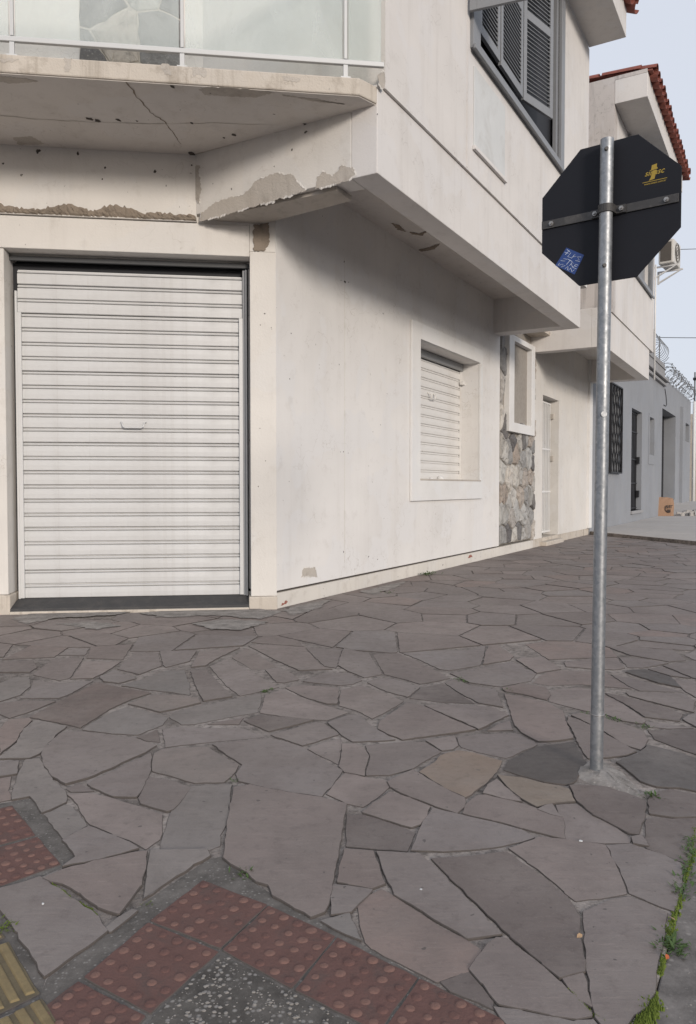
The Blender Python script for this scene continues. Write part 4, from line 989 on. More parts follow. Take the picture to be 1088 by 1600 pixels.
for x, y, r in ((538,409,.014),(539,440,.022),(533,438,.008),(545,441,.008),(599,490,.014),(537,706,.012),(532,706,.007),(544,708,.006),(537,862,.014),(672,622,.006),(455,521,.009),(444,556,.007),(499,570,.006),(576,870,.012),(590,874,.009),(583,872,.007),(605,615,.007),(453,592,.012),(660,705,.006)):
    blot(on_wall, F_WALL, x, y, r, 0.0018)
for x, y, r in ((414,490,.012),(407,508,.007),(404,760,.008),(415,720,.006)): blot(on_chamfer, F_CH, x, y, r, 0.0018)
for x, y, r in ((456,234,.016),(362,295,.010),(478,206,.02),(590,178,.008)): blot(on_return, F_RET, x, y, r, 0.004, M_DARKSPOT, -0.428)
for x, y, r in ((243,268,.022),(300,258,.012),(122,240,.018),(60,236,.03),(165,262,.014),(260,290,.012),(5,255,.012),(160,280,.010)): blot(on_chamfer, F_CH, x, y, r, 0.0325, M_DARKSPOT, 0.03)
def crack(pxs, z, w, mat=M_DARKSPOT, name='crack'):
    pts = [on_level(x, y, z) for x, y in pxs]; m = MB(); rg = random.Random(4); L, Rr = [], []
    dense = []
    for k in range(len(pts) - 1):
        for j in range(6): t = j / 6; dense.append((pts[k][0] * (1 - t) + pts[k + 1][0] * t + rg.uniform(-.008, .008), pts[k][1] * (1 - t) + pts[k + 1][1] * t + rg.uniform(-.008, .008)))
    dense.append(pts[-1])
    for k, p in enumerate(dense):
        q = dense[min(k + 1, len(dense) - 1)]; o_ = dense[max(k - 1, 0)]; d = Vector((q[0] - o_[0], q[1] - o_[1])).normalized(); nn = Vector((-d.y, d.x)) * w * rg.uniform(.4, 1.3) * (1 - 0.6 * k / len(dense))
        L.append(m.P(AB(p[0] + nn.x, p[1] + nn.y, z - 0.002))); Rr.append(m.P(AB(p[0] - nn.x, p[1] - nn.y, z - 0.002)))
    for k in range(len(L) - 1): m.f.append([L[k], L[k + 1], Rr[k + 1], Rr[k]])
    return m.build(name, mat, house)
crack([(199,128),(215,152),(235,175),(255,188),(270,205),(283,225)], 3.8195, 0.0065, M_RUBBLE)
crack([(0,180),(70,187),(140,190),(235,193),(330,192),(440,195)], 3.8195, 0.005, M_EXPOSED)
for pts in ([(310,140),(330,135),(380,138),(430,145),(400,152),(350,150),(320,148)], [(440,148),(500,155),(540,163),(500,160)], [(0,118),(40,122),(60,127),(20,130),(0,128)], [(20,215),(50,213),(70,225),(30,226)]):
    q = [on_level(x, y, 3.8195) for x, y in pts]; patch(house, 'damp_patch', M_EXPOSED, F_SOF(3.8195), q, 0.0016, 0.0012)
for x, y, r in ((140,185,.03),(152,188,.025),(185,187,.025),(215,189,.015),(300,192,.02),(478,195,.03),(465,203,.015),(365,210,.03),(350,215,.012),(560,175,.015),(270,135,.02),(300,240,.05),(330,240,.03)):
    u, v = on_level(x, y, 3.8195); rg = random.Random(int(x)); n = 7
    patch(house, 'mould_spot', M_DARKSPOT, F_SOF(3.8195), [(u + r * rg.uniform(.3, 1.4) * math.cos(2 * math.pi * k / n), v + r * rg.uniform(.3, 1) * math.sin(2 * math.pi * k / n)) for k in range(n)], 0.003, 0.001, rg, 0.02, 0.002)
for pts in ([(612,348),(625,352),(634,362),(622,359)], [(640,362),(655,365),(668,360),(660,368),(645,366)], [(654,390),(672,386),(688,380),(680,389),(660,393)]):
    q = [on_level(x, y, 3.82) for x, y in pts]; patch(house, 'flaking_paint', M_RUBBLE, F_SOF(3.82), q, 0.004, 0.002)
# hairline seam on the facade and chip marks
MB(AB).box(1.166, 1.172, 0.0004, 0.0016, 0.3, 3.3).build('hairline_seam', M_PLINTH, house)

# ================================================================== NEIGHBOUR HOUSE (same terrace)
h2 = street_thing('terrace_house', 'white two-storey house with red tiled eave, beyond the fieldstone panel', 'house')
DO = (8.245, 9.355, 0.17, 2.70)
m = MB(AB); m.box(7.745, DO[0], -T, -0.004, 0.14, 3.84); m.box(DO[1], 11.95, -T, -0.004, 0.14, 3.84); m.box(DO[0], DO[1], -T, -0.004, DO[3], 3.84)
m.build('facade_wall', M_WALL2, h2)
MB(AB).box(11.80, 12.06, -T, 0.045, 0.15, 3.84).build('corner_pilaster', M_TRIM, h2, bevel=0.006)
MB(AB).box(7.75, 12.04, -T, -0.02, -0.1, 0.138).build('plinth', M_SLAB, h2)
MB(AB).box(8.2, 9.4, -0.25, 0.10, -0.1, 0.075).build('door_step', M_SLAB, h2, bevel=0.01)
gate = MB(AB).box(DO[0], DO[1], -0.285, -0.275, DO[2], DO[3]).build('door', M_STEELGREY, h2)
for k in range(10):
    a = DO[0] + 0.05 + k * (DO[1] - DO[0] - 0.1) / 9; MB(AB).box(a - 0.011, a + 0.011, -0.17, -0.15, DO[2] + 0.02, DO[3] - 0.05).build('gate_bar', M_TRIM, gate)
for z in (0.20, 0.95, 1.75, 2.62): MB(AB).box(DO[0] + 0.01, DO[1] - 0.01, -0.171, -0.149, z, z + 0.03).build('gate_rail', M_TRIM, gate)
for z in (1.55, 2.35): MB(AB).box(DO[1] - 0.06, DO[1] - 0.001, -0.16, -0.10, z, z + 0.10).build('hinge', M_EXPOSED, gate, bevel=0.006)
L0, L1 = 7.56, 12.12
MB(AB).box(L0 + 0.2, L1 - 0.27, -0.3, 0.98, 3.822, 3.96).build('soffit', M_SOFFIT, h2)
MB(AB).box(L0, L1, 0.98, BL, 3.345, 3.985).build('street_beam', M_UP, h2, bevel=0.006)
MB(AB).box(L0, L0 + 0.21, -0.3, 0.979, 3.345, 3.985).build('return_beam', M_UP, h2, bevel=0.006)
MB(AB).box(L1 - 0.27, L1, -0.3, 0.979, 3.345, 3.985).build('end_beam', M_UP, h2, bevel=0.006)
W2 = (9.4, 12.05, 5.19, 7.3); U0, U1 = 8.02, 12.56
m = MB(AB); m.box(U0 + 0.251, W2[0], 0.85, BU, 3.987, 7.41); m.box(W2[1], U1, 0.85, BU, 3.987, 7.41); m.box(W2[0], W2[1], 0.85, BU, 3.987, W2[2]); m.box(W2[0], W2[1], 0.85, BU, W2[3], 7.41)
m.build('upper_wall', M_UP, h2)
m = MB(AB); m.box(U0, U0 + 0.25, -5, BU, 3.987, 7.86); m.build('gable_wall', M_GABLE, h2)
m = MB(AB); m.box(U1 - 0.25, U1, -5, 0.849, 3.987, 7.41); m.build('far_gable_wall', M_UP, h2)
MB(AB).box(7.40, U0, -5, -0.35, 3.9, 7.3).build('party_wall', M_UP, h2)
MB(AB).ring((9.25, 12.18, 5.09, 7.39), W2, BU - 0.06, BU + 0.035).build('window_frame', M_GREYPAINT, h2, bevel=0.004)
MB(AB).box(9.24, 12.19, BU + 0.0355, BU + 0.06, 5.072, 5.115).build('window_sill', M_GREYPAINT, h2)
MB(AB).box(W2[0], W2[1], BU - 0.15, BU - 0.12, W2[2], W2[3]).build('window_shutter', M_GREYPAINT, h2)
m = MB(AB); m.box(U0 + 0.003, 12.75, BU + 0.001, 1.733, 7.412, 7.80); m.build('eave', M_UP, h2, bevel=0.008)
MB(AB).box(U0 + 0.001, U0 + 0.25, BU + 0.0015, 1.725, 7.801, 7.862).build('gable_coping', M_GABLE, h2)
eave_row(h2, 8.16, 13.0, 1.86, 7.86, slope=R(7))
rgt = random.Random(2)
for k, (b, z) in enumerate(((0.45, 7.925), (0.95, 7.915), (1.62, 7.885))):      # ridge tiles laid along the gable
    o = inst('roof_tile', tile_me, h2, AB(U0 + 0.10, b, z)); o.rotation_euler = (R(-4), 0, math.pi)
# streaks, drain pipe
MB(AB).tube([(U1 + 0.03, BU + 0.02, 3.4), (U1 + 0.03, BU + 0.02, 5.9)], 0.018, 8).build('drain_pipe', M_TRIM, h2, smooth=True)
# the air conditioner hangs on brackets near the corner
acp = WAB(12.72, 1.42, 5.93)
ac = thing('air_conditioner', acp, 'off-white air conditioner unit on brackets at the far corner of the terrace house', 'air conditioner', rz=A_ANG - R(6))
MB().box(-0.02, 0.62, -0.17, 0.15, 0.0, 0.52).build('casing', M_ACPLASTIC, ac, bevel=0.03)
MB().box(-0.026, -0.019, -0.12, 0.11, 0.05, 0.46).build('coil_grille', M_ACDARK, ac, bevel=0.004)
m = MB()
for rr in (0.06, 0.12, 0.18, 0.21): m.tube([(0.30 + rr * math.cos(k * math.pi / 10), -0.178, 0.27 + rr * math.sin(k * math.pi / 10)) for k in range(20)], 0.005, 5, closed=True)
m.build('fan_guard', M_ACDARK, ac)
for x in (0.08, 0.52):
    m = MB(); m.box(x, x + 0.03, -0.24, 0.30, -0.045, -0.012); m.box(x, x + 0.03, 0.26, 0.30, -0.3, -0.045)
    m.prism([(x, 0.26, -0.28), (x, 0.26, -0.24), (x, -0.15, -0.046), (x, -0.20, -0.046)], [(x + 0.03, 0.26, -0.28), (x + 0.03, 0.26, -0.24), (x + 0.03, -0.15, -0.046), (x + 0.03, -0.20, -0.046)]); m.build('bracket', M_TRIM, ac)

# ================================================================== GREY BUILDING
gb = street_thing('grey_building', 'blue-grey painted building with black grille window and dark doors', 'building')
holes = [(13.95, 15.35, 1.45, 3.55), (17.2, 18.95, 0.38, 3.27), (20.35, 21.3, 2.08, 3.27), (23.15, 26.8, 0.55, 3.79), (29.5, 31.6, 3.01, 3.79)]
GT = 4.86; a = 12.062; m = MB(AB)
for (x0, x1, z0, z1) in holes:
    m.box(a, x0, -0.5, -0.002, -0.1, GT); m.box(x0, x1, -0.5, -0.002, -0.1, z0); m.box(x0, x1, -0.5, -0.002, z1, GT); a = x1
m.box(a, 32.0, -0.5, -0.002, -0.1, GT); m.build('wall', M_GREYWALL, gb)
m = MB(AB); m.box(12.4, 23.45, -0.5, 0.03, GT + 0.002, 5.32); m.build('parapet', M_GREYTRIM, gb, bevel=0.01)
MB(AB).box(12.4, 23.6, -0.4, 0.16, 4.70, 4.80).build('cornice', M_GREYTRIM, gb, bevel=0.02)
MB(AB).box(12.4, 23.5, -0.4, 0.09, 4.56, 4.66).build('cornice', M_GREYTRIM, gb, bevel=0.02)
MB(AB).box(12.4, 23.55, -0.4, 0.06, 5.13, 5.17).build('cornice', M_GREYTRIM, gb, bevel=0.01)
MB(AB).box(28.2, 29.0, -0.2, 0.12, 0.1, 4.3).build('pilaster', M_GREYWALL, gb, bevel=0.01)
x0, x1, z0, z1 = holes[0]
gw = MB(AB).box(x0, x1, -0.3, -0.28, z0, z1).build('window', M_BLACKGAP, gb)
for k in range(9):
    a = x0 + 0.04 + k * (x1 - x0 - 0.08) / 8; n = 30
    MB(AB).tube([(a + 0.05 * math.sin(j / n * 9 * math.pi + (k % 2) * math.pi), 0.06, z0 - 0.03 + (z1 - z0 + 0.06) * j / n) for j in range(n + 1)], 0.014, 5).build('grille_bar', M_IRON, gw)
m = MB(AB).ring((x0 - 0.03, x1 + 0.03, z0 - 0.05, z1 + 0.05), (x0, x1, z0 - 0.02, z1 + 0.02), 0.03, 0.09); m.build('grille_frame', M_IRON, gw)
x0, x1, z0, z1 = holes[1]
gd = MB(AB).box(x0, x1, -0.20, -0.16, z0, z1).build('door', M_DARKDOOR, gb)
for z in (0.42, 1.15, 1.85, 2.65, 3.2): MB(AB).box(x0, x1, -0.159, -0.13, z, z + 0.035).build('door_rail', M_IRON, gd)
for k in range(8): a = x0 + 0.06 + k * (x1 - x0 - 0.12) / 7; MB(AB).box(a - 0.012, a + 0.012, -0.158, -0.14, z0, z1).build('door_bar', M_IRON, gd)
for z in (0.75, 1.75): MB(AB).box(x1 - 0.16, x1 - 0.03, -0.129, -0.05, z, z + 0.2).build('lock', M_IRON, gd)
MB(AB).box(x0 - 0.04, x1 + 0.04, -0.2, 0.06, z0 - 0.09, z0).build('door_step', M_GREYTRIM, gb, bevel=0.01)
x0, x1, z0, z1 = holes[2]; MB(AB).box(x0, x1, -0.2, -0.12, z0, z1).build('window', M_STEELGREY, gb)
MB(AB).ring((x0 - 0.15, x1 + 0.1, z0 - 0.3, z1 + 0.1), (x0, x1, z0, z1), 0.0, 0.012).build('window_surround', M_GREYWALL, gb)
x0, x1, z0, z1 = holes[3]; dd = MB(AB).box(x0, x1, -0.49, -0.42, z0, z1).build('garage_door', M_DARKDOOR, gb)
for k in range(9): a = x0 + k * (x1 - x0) / 9; MB(AB).box(a, a + 0.05, -0.419, -0.40, z0, z1).build('door_rib', M_DARKDOOR, dd)
x0, x1, z0, z1 = holes[4]; MB(AB).box(x0, x1, -0.49, -0.45, z0, z1).build('window', M_STEELGREY, gb)
MB(AB).box(12.06, 32, -6, -0.51, -0.1, 4.6).build('rear_mass', M_GREYWALL, gb)
m = MB(AB); 
for k in range(40):
    pass
m.tube([(23.6, 0.015, 4.5), (23.9, 0.012, 4.3), (24.1, 0.012, 4.0), (23.9, 0.012, 3.92), (23.4, 0.012, 3.92)], 0.012, 5); m.build('loose_wire', M_CABLE, gb)
# razor wire
rz = street_thing('razor_wire', 'tangled coils of razor wire along the top of the grey wall', 'razor wire')
m = MB(AB); pts = []; rw = random.Random(8); NL = 34
for k in range(NL * 14):
    t = k / 14; a = 23.7 + (31.9 - 23.7) * t / NL; ph = 2 * math.pi * t; r = 0.28 + 0.05 * math.sin(t * 1.7)
    pts.append((a + 0.16 * math.cos(ph * 0.5), 0.0 + r * math.cos(ph), GT + 0.27 + r * math.sin(ph)))
m.tube(pts, 0.0065, 4)
m.build('coil', M_WIRE, rz)
m = MB(AB)
for k in range(0, len(pts), 2):
    p = Vector(pts[k]); q = 0.035; m.v += [AB(p.x - q, p.y, p.z + q), AB(p.x + q, p.y, p.z - q), AB(p.x + 0.004, p.y + q, p.z + 0.01)]; n = len(m.v); m.f.append([n - 3, n - 2, n - 1])
tag(m.build('barbs', M_WIRE, rz), kind='stuff')
m = MB(AB); pts2 = []
for k in range(9 * 14):
    t = k / 14; ph = 2 * math.pi * t; pts2.append((20.2 + 0.30 * t, -0.05 + 0.3 * math.cos(ph), 5.62 + 0.32 * math.sin(ph)))
m.tube(pts2, 0.011, 4); m.build('coil', M_WIRE, rz)
for a in (20.6, 21.6, 23.0): MB(AB).tube([(a, -0.1, 5.3), (a, -0.1, 6.25)], 0.02, 6).build('stake', M_WIRE, rz)
# white conduit post, far pale wall, cables
post = street_thing('conduit_post', 'slim white conduit post at the far end of the grey wall', 'post')
MB(AB).tube([(32.3, 0.12, 0.1), (32.3, 0.12, 4.9)], 0.07, 8).build('pipe', M_TRIM, post, smooth=True)
MB(AB).tube([(32.3, 0.12, 4.9), (32.3, 0.12, 6.2)], 0.035, 8).build('mast', M_WIRE, post, smooth=True)
MB(AB).box(32.2, 32.45, 0.05, 0.25, 5.85, 5.95).build('insulator', M_IRON, post)
fw = street_thing('far_wall', 'weathered beige wall beyond the grey building', 'wall')
MB(AB).box(33.0, 60, -0.5, 0.2, -0.1, 4.4).build('wall', M_SLAB, fw)
for k in range(8): MB(AB).box(33.3 + k * 0.8, 33.6 + k * 0.8, 0.201, 0.27, 0.1, 3.6 + 0.2 * (k % 3)).build('board', M_WOOD, fw)
def cable(label, pts, r=0.012):
    o = street_thing('overhead_cable', label, 'cable'); m = MB(AB); P = []
    for k in range(17):
        t = k / 16; P.append((pts[0][0] + (pts[1][0] - pts[0][0]) * t, pts[0][1] + (pts[1][1] - pts[0][1]) * t, pts[0][2] + (pts[1][2] - pts[0][2]) * t - 0.25 * 4 * t * (1 - t)))
    m.tube(P, r, 5).build('wire', M_CABLE, o)
cable('thin cable running from the air conditioner across the sky', ((13.2, 1.5, 6.35), (20.0, 9.0, 8.2)), 0.007)
cable('lower cable crossing the sky from the razor wire stakes', ((23.0, -0.1, 6.2), (36.0, 12.0, 8.0)), 0.012)
cable('lowest cable leaving the conduit mast', ((32.3, 0.12, 6.0), (40.0, 14.0, 7.0)), 0.012)

def lump(label, x, y, r):
    u, _z = on_wall(x, y, -0.05); o = street_thing('plaster_lump', label, 'lump'); m = MB(AB); rg = random.Random(int(x)); rings = []
    for h, s_ in ((0, 1), (0.5, 0.95), (0.9, 0.55)):
        rings.append([m.P((u + r * 1.3 * s_ * math.cos(k * 0.785) * rg.uniform(.8, 1.1), -0.05 + r * s_ * math.sin(k * 0.785) * rg.uniform(.8, 1.1), 1.1525 + h * r)) for k in range(8)])
    for A_, B_ in zip(rings, rings[1:]):
        for k in range(8): m.f.append([A_[k], A_[(k + 1) % 8], B_[(k + 1) % 8], B_[k]])
    m.f.append(rings[-1]); m.build('lump', M_TRIM, o, smooth=True)
lump('larger white plaster lump on the ground-floor window sill', 688, 745, 0.045)
lump('smaller white plaster lump on the ground-floor window sill', 674, 746, 0.022)

# ================================================================== PALE PAVEMENT BY THE GREY BUILDING
pv = street_thing('pale_pavement', None, None); pv['kind'] = 'structure'
PZ = 0.07
def pave_poly(a0, a1, b0, b1): return [(max(a0, edge_a(b0) + 0.05), b0), (a1, b0), (a1, b1), (max(a0, edge_a(b1) + 0.05), b1)]
m = MB(AB); ps = [(edge_a(0) + 0.03, 0.0), (24.2, 0.0), (24.2, KB), (edge_a(KB) + 0.03, KB)]
m.prism([(p[0], p[1], -0.15) for p in ps], [(p[0], p[1], PZ - 0.006) for p in ps]); m.build('bed', M_MORTAR, pv)
TS = 1.18
for i in range(-3, 14):
    for j in range(3):
        a0, a1, b0, b1 = 10.2 + i * TS, 10.2 + (i + 1) * TS - 0.008, 0.01 + j * TS, 0.01 + (j + 1) * TS - 0.008
        if a1 > 24.2: continue
        pl = [(a0, b0), (a1, b0), (a1, b1), (a0, b1)]
        nrm_ = (EDGE_B[1] - EDGE_A[1], -(EDGE_B[0] - EDGE_A[0])); 
        pl = clip(pl, (EDGE_A[0] + 0.05, EDGE_A[1]), (-nrm_[0], -nrm_[1]))
        if len(pl) < 3 or abs(area(pl)) < 0.01: continue
        MB(AB).prism([(p[0], p[1], -0.02) for p in pl], [(p[0], p[1], PZ + sr.uniform(-.002, .002)) for p in pl]).build('paver', M_PAVE, pv)
rp_ = street_thing('concrete_ramp', None, None); rp_['kind'] = 'structure'
m = MB(AB); m.prism([(24.21, 0, -0.1), (24.21, 0, 0.09), (27, 0, 0.42), (60, 0, 0.42), (60, 0, -0.1)], [(24.21, KB, -0.1), (24.21, KB, 0.07), (27, KB, 0.30), (60, KB, 0.30), (60, KB, -0.1)]); m.build('ramp', M_PAVE, rp_)
rb = street_thing('rubble_heap', 'low heap of broken white rubble beside the paper bag', 'rubble')
m = MB(AB); rg = random.Random(31)
for k in range(120):
    a, b = 22.9 + rg.uniform(0, 2.6), 0.55 + rg.uniform(0, 1.5); s_ = rg.uniform(0.03, 0.13); z = PZ + rg.uniform(0, 0.10)
    q = [(a + rg.uniform(-s_, s_), b + rg.uniform(-s_, s_), z - 0.1) for _ in range(4)]
    c_ = [(a - s_, b - s_ * .7), (a + s_, b - s_), (a + s_ * .8, b + s_), (a - s_ * .7, b + s_ * .8)]
    m.prism([(x, y, PZ - 0.02) for x, y in c_], [(a + (x - a) * .7, b + (y - b) * .7, z + s_ * rg.uniform(.3, .9)) for x, y in c_])
tag(m.build('rubble', M_PAVE, rb, bevel=0.01), kind='stuff')

# ================================================================== PAPER BAG
b0 = on_level(1035, 806, PZ)
bag = thing('paper_bag', WAB(b0[0], b0[1], PZ), 'crumpled brown paper bag with dark print leaning by the grey wall', 'bag', rz=A_ANG - R(62))
SC = 21.0 / F_PX * 0 + 1.0
def bagpt(u, v, s_, h):   # u,v in -1..1, s_ side
    return (u * 0.5, v * 0.22, h)
m = MB(); lv = []; rg = random.Random(12); NB_ = 16
for i, (h, sx, sy) in enumerate(((0, 1.0, 1.0), (0.25, 1.02, 1.0), (0.5, 0.98, 0.9), (0.75, 0.97, 0.75), (1.0, 0.92, 0.5), (1.08, 0.80, 0.30))):
    ring = []
    for k in range(NB_):
        a = 2 * math.pi * k / NB_ + math.pi / NB_; cx_, cy_ = math.cos(a), math.sin(a); q = max(abs(cx_), abs(cy_)); cx_, cy_ = cx_ / q, cy_ / q
        ring.append(m.P((cx_ * 0.34 * sx + h * 0.06 + rg.uniform(-.012, .012), cy_ * 0.16 * sy + rg.uniform(-.012, .012) + h * 0.05, h * 0.58 + (rg.uniform(-.03, .03) if i > 3 else 0))))
    lv.append(ring)
for A_, B_ in zip(lv, lv[1:]):
    for k in range(NB_): m.f.append([A_[k], A_[(k + 1) % NB_], B_[(k + 1) % NB_], B_[k]])
m.f.append(lv[-1]); m.build('sack', M_KRAFT, bag)
m = MB()
m.tube([(0.15 + 0.11 * math.cos(t), -0.172, 0.25 + 0.13 * math.sin(t)) for t in [2.0 + 0.28 * k for k in range(13)]], 0.012, 4)
for x in (0.08, 0.15, 0.22): m.box(x, x + 0.02, -0.178, -0.165, 0.27, 0.37)
m.box(0.08, 0.13, -0.178, -0.164, 0.27, 0.29); m.box(0.15, 0.20, -0.178, -0.164, 0.35, 0.37); m.box(0.15, 0.19, -0.178, -0.164, 0.31, 0.33); m.box(0.22, 0.29, -0.178, -0.164, 0.35, 0.37)
for x in (0.11, 0.15, 0.19): m.box(x, x + 0.018, -0.180, -0.165, 0.13, 0.23)
m.build('print', M_INK, bag)

# ================================================================== STREET SIGN
pb0 = gpt(932, 1204); PB = Vector((pb0.x, pb0.y, 0)); ptop = Vector((PB.x + 0.0152, PB.y, 2.305))
sign = thing('street_sign', PB, 'octagonal traffic sign seen from its black back on a galvanised pole', 'traffic sign')
pole_axis = (ptop - PB)
def pole_at(z): return pole_axis * (z / pole_axis.z)
m = MB(); PR = 0.0235
n = 20; rings = []
for z, r in ((-0.02, PR), (0.4, PR), (0.9, PR * 0.998), (1.6, PR), (2.305, PR), (2.305, PR - 0.003), (2.20, PR - 0.003)):
    c = pole_at(z); rings.append([m.P((c.x + r * math.cos(2 * math.pi * k / n), c.y + r * math.sin(2 * math.pi * k / n), z)) for k in range(n)])
for A_, B_ in zip(rings, rings[1:]):
    for k in range(n): m.f.append([A_[k], A_[(k + 1) % n], B_[(k + 1) % n], B_[k]])
m.f.append(rings[-1])
po = m.build('pole', M_GALV, sign)
for p in po.data.polygons: p.use_smooth = True
mm = po.modifiers.new('Edges', 'EDGE_SPLIT'); mm.split_angle = R(40)
def ring_at(z, r, w, name, mat, par):
    c = pole_at(z); MB().tube([(c.x + r * math.cos(2 * math.pi * k / 24), c.y + r * math.sin(2 * math.pi * k / 24), z + 0.002 * math.sin(k / 24 * 6.28)) for k in range(24)], w, 6, closed=True).build(name, mat, par, smooth=True)
ring_at(0.213, PR + 0.0005, 0.0022, 'wire_tie', M_BOLT, sign)
SA = R(143.9); sd_ = Vector((-math.cos(SA), -math.sin(SA), 0)); sn_ = Vector((math.cos(SA - R(90)), math.sin(SA - R(90)), 0))   # rightwards on the plate, away from the viewer
ctr = Vector((0.9525, 2.8473, 2.0576)) - PB
def SG(u, o, v): p = ctr + sd_ * u + sn_ * o; return (p.x, p.y, p.z + v)
RO = 0.2735
oc = [(RO * math.cos(R(22.5 + 45 * k)), RO * math.sin(R(22.5 + 45 * k))) for k in range(8)]
m = MB(SG); m.prism([(u, 0.0, v) for u, v in oc], [(u, 0.0025, v) for u, v in oc]); plate = m.build('sign_plate', M_SIGNBACK, sign, bevel=0.0008)
m = MB(SG); m.prism([(u * 0.995, 0.0028, v * 0.995) for u, v in oc], [(u * 0.995, 0.0034, v * 0.995) for u, v in oc]); m.build('sign_face', M_SIGNFRONT, sign)
bz = -0.002
m = MB(SG); m.box(-0.252, 0.245, -0.006, -0.0005, bz - 0.0150, bz + 0.0150); m.build('bracket', M_BRACKET, sign, bevel=0.001)
# clamp round the pole
pc = pole_at(2.056) - ctr; pu = pc.dot(sd_); po_ = pc.dot(sn_)
m = MB(SG); cl = [(pu + (PR + 0.002) * math.cos(t), po_ - (PR + 0.002) * math.sin(t)) for t in [math.pi * k / 14 for k in range(15)]]
cl = [(pu + 0.062, -0.0105), (pu + PR + 0.004, -0.0105)] + cl + [(pu - PR - 0.004, -0.0105), (pu - 0.062, -0.0105)]
for k in range(len(cl) - 1):
    (u0, o0), (u1, o1) = cl[k], cl[k + 1]; d = Vector((u1 - u0, o1 - o0)).normalized(); w = Vector((d.y, -d.x)) * 0.003
    m.prism([(u0 - w.x, o0 - w.y, bz - 0.014), (u1 - w.x, o1 - w.y, bz - 0.014), (u1 + w.x, o1 + w.y, bz - 0.014), (u0 + w.x, o0 + w.y, bz - 0.014)], [(u0 - w.x, o0 - w.y, bz + 0.014), (u1 - w.x, o1 - w.y, bz + 0.014), (u1 + w.x, o1 + w.y, bz + 0.014), (u0 + w.x, o0 + w.y, bz + 0.014)])
m.build('clamp', M_BRACKET, sign)
def bolt(frame_pts, r, name='bolt'):
    pass
for u in (-0.213, pu - 0.048, pu + 0.048, 0.205):
    o0 = -0.0140 if abs(u - pu) < 0.06 else -0.006
    m = MB(SG); m.prism([(u + 0.010 * math.cos(k * math.pi / 3), o0, bz + 0.010 * math.sin(k * math.pi / 3)) for k in range(6)], [(u + 0.009 * math.cos(k * math.pi / 3), o0 - 0.006, bz + 0.009 * math.sin(k * math.pi / 3)) for k in range(6)])
    m.prism([(u + 0.005 * math.cos(k * math.pi / 4), o0 - 0.006, bz + 0.005 * math.sin(k * math.pi / 4)) for k in range(8)], [(u + 0.0045 * math.cos(k * math.pi / 4), o0 - 0.013, bz + 0.0045 * math.sin(k * math.pi / 4)) for k in range(8)]); m.build('bolt', M_BOLT, sign)
for z in (2.262, 1.848):
    c = pole_at(z); m = MB(); m.tube([(c.x - 0.010, c.y - PR + 0.003, z), (c.x - 0.0102, c.y - PR - 0.006, z)], [0.0075, 0.0065], 8); m.build('bolt', M_BRACKET, sign)
c = pole_at(1.315); MB().tube([(c.x - 0.002, c.y - PR + 0.002, 1.315), (c.x - 0.002, c.y - PR - 0.0012, 1.315)], [0.013, 0.011], 12).build('weld_spot', M_GALV, sign)
# printed lettering on the back: yellow emblem with maker's name
def text_mesh(body, size, shear=0.0):
    cu = bpy.data.curves.new('lettering', 'FONT'); cu.body = body; cu.size = size; cu.shear = shear; cu.align_x = 'CENTER'; cu.offset = size * 0.012; cu.resolution_u = 3
    ob = bpy.data.objects.new('lettering_tmp', cu); COL.objects.link(ob); dg = bpy.context.evaluated_depsgraph_get(); dg.update()
    me = bpy.data.meshes.new_from_object(ob.evaluated_get(dg)); bpy.data.objects.remove(ob); bpy.data.curves.remove(cu); return me
def put_text(body, size, u, v, mat, par, shear=0.0, o=-0.0006, name='lettering'):
    me = text_mesh(body, size, shear)
    for vv in me.vertices:
        q = SG(u + vv.co.x, o, v + vv.co.y); vv.co = q
    me.materials.clear(); me.materials.append(mat); return inst(name, me, par)
def sg_px(x, y): p = cut(x, y, PB + ctr, sn_) - PB - ctr; return (p.dot(sd_), p.z)
eu, ev = sg_px(1022.5, 270)
put_text('sinasc', 0.028, eu, ev - 0.006, M_YELLOWINK, sign, 0.35)
m = MB(SG)
for pl in ([(-0.012, 0.040), (0.014, 0.044), (0.012, 0.030), (0.018, 0.018), (-0.016, 0.014), (-0.014, 0.028)], [(-0.008, 0.012), (0.012, 0.014), (0.002, -0.030), (-0.026, -0.034), (-0.018, -0.022)]):
    m.f.append([m.P((eu + u * 0.68, -0.0005, ev + v * 0.70)) for u, v in pl])
m.f.append([m.P((eu + u, -0.0005, ev + v)) for u, v in ((-0.04, -0.028), (0.044, -0.028), (0.044, -0.026), (-0.04, -0.026))])
m.build('emblem', M_YELLOWINK, sign)
put_text('www.sinasc.com.br', 0.0095, eu + 0.003, ev - 0.037, M_YELLOWINK, sign, 0.2)
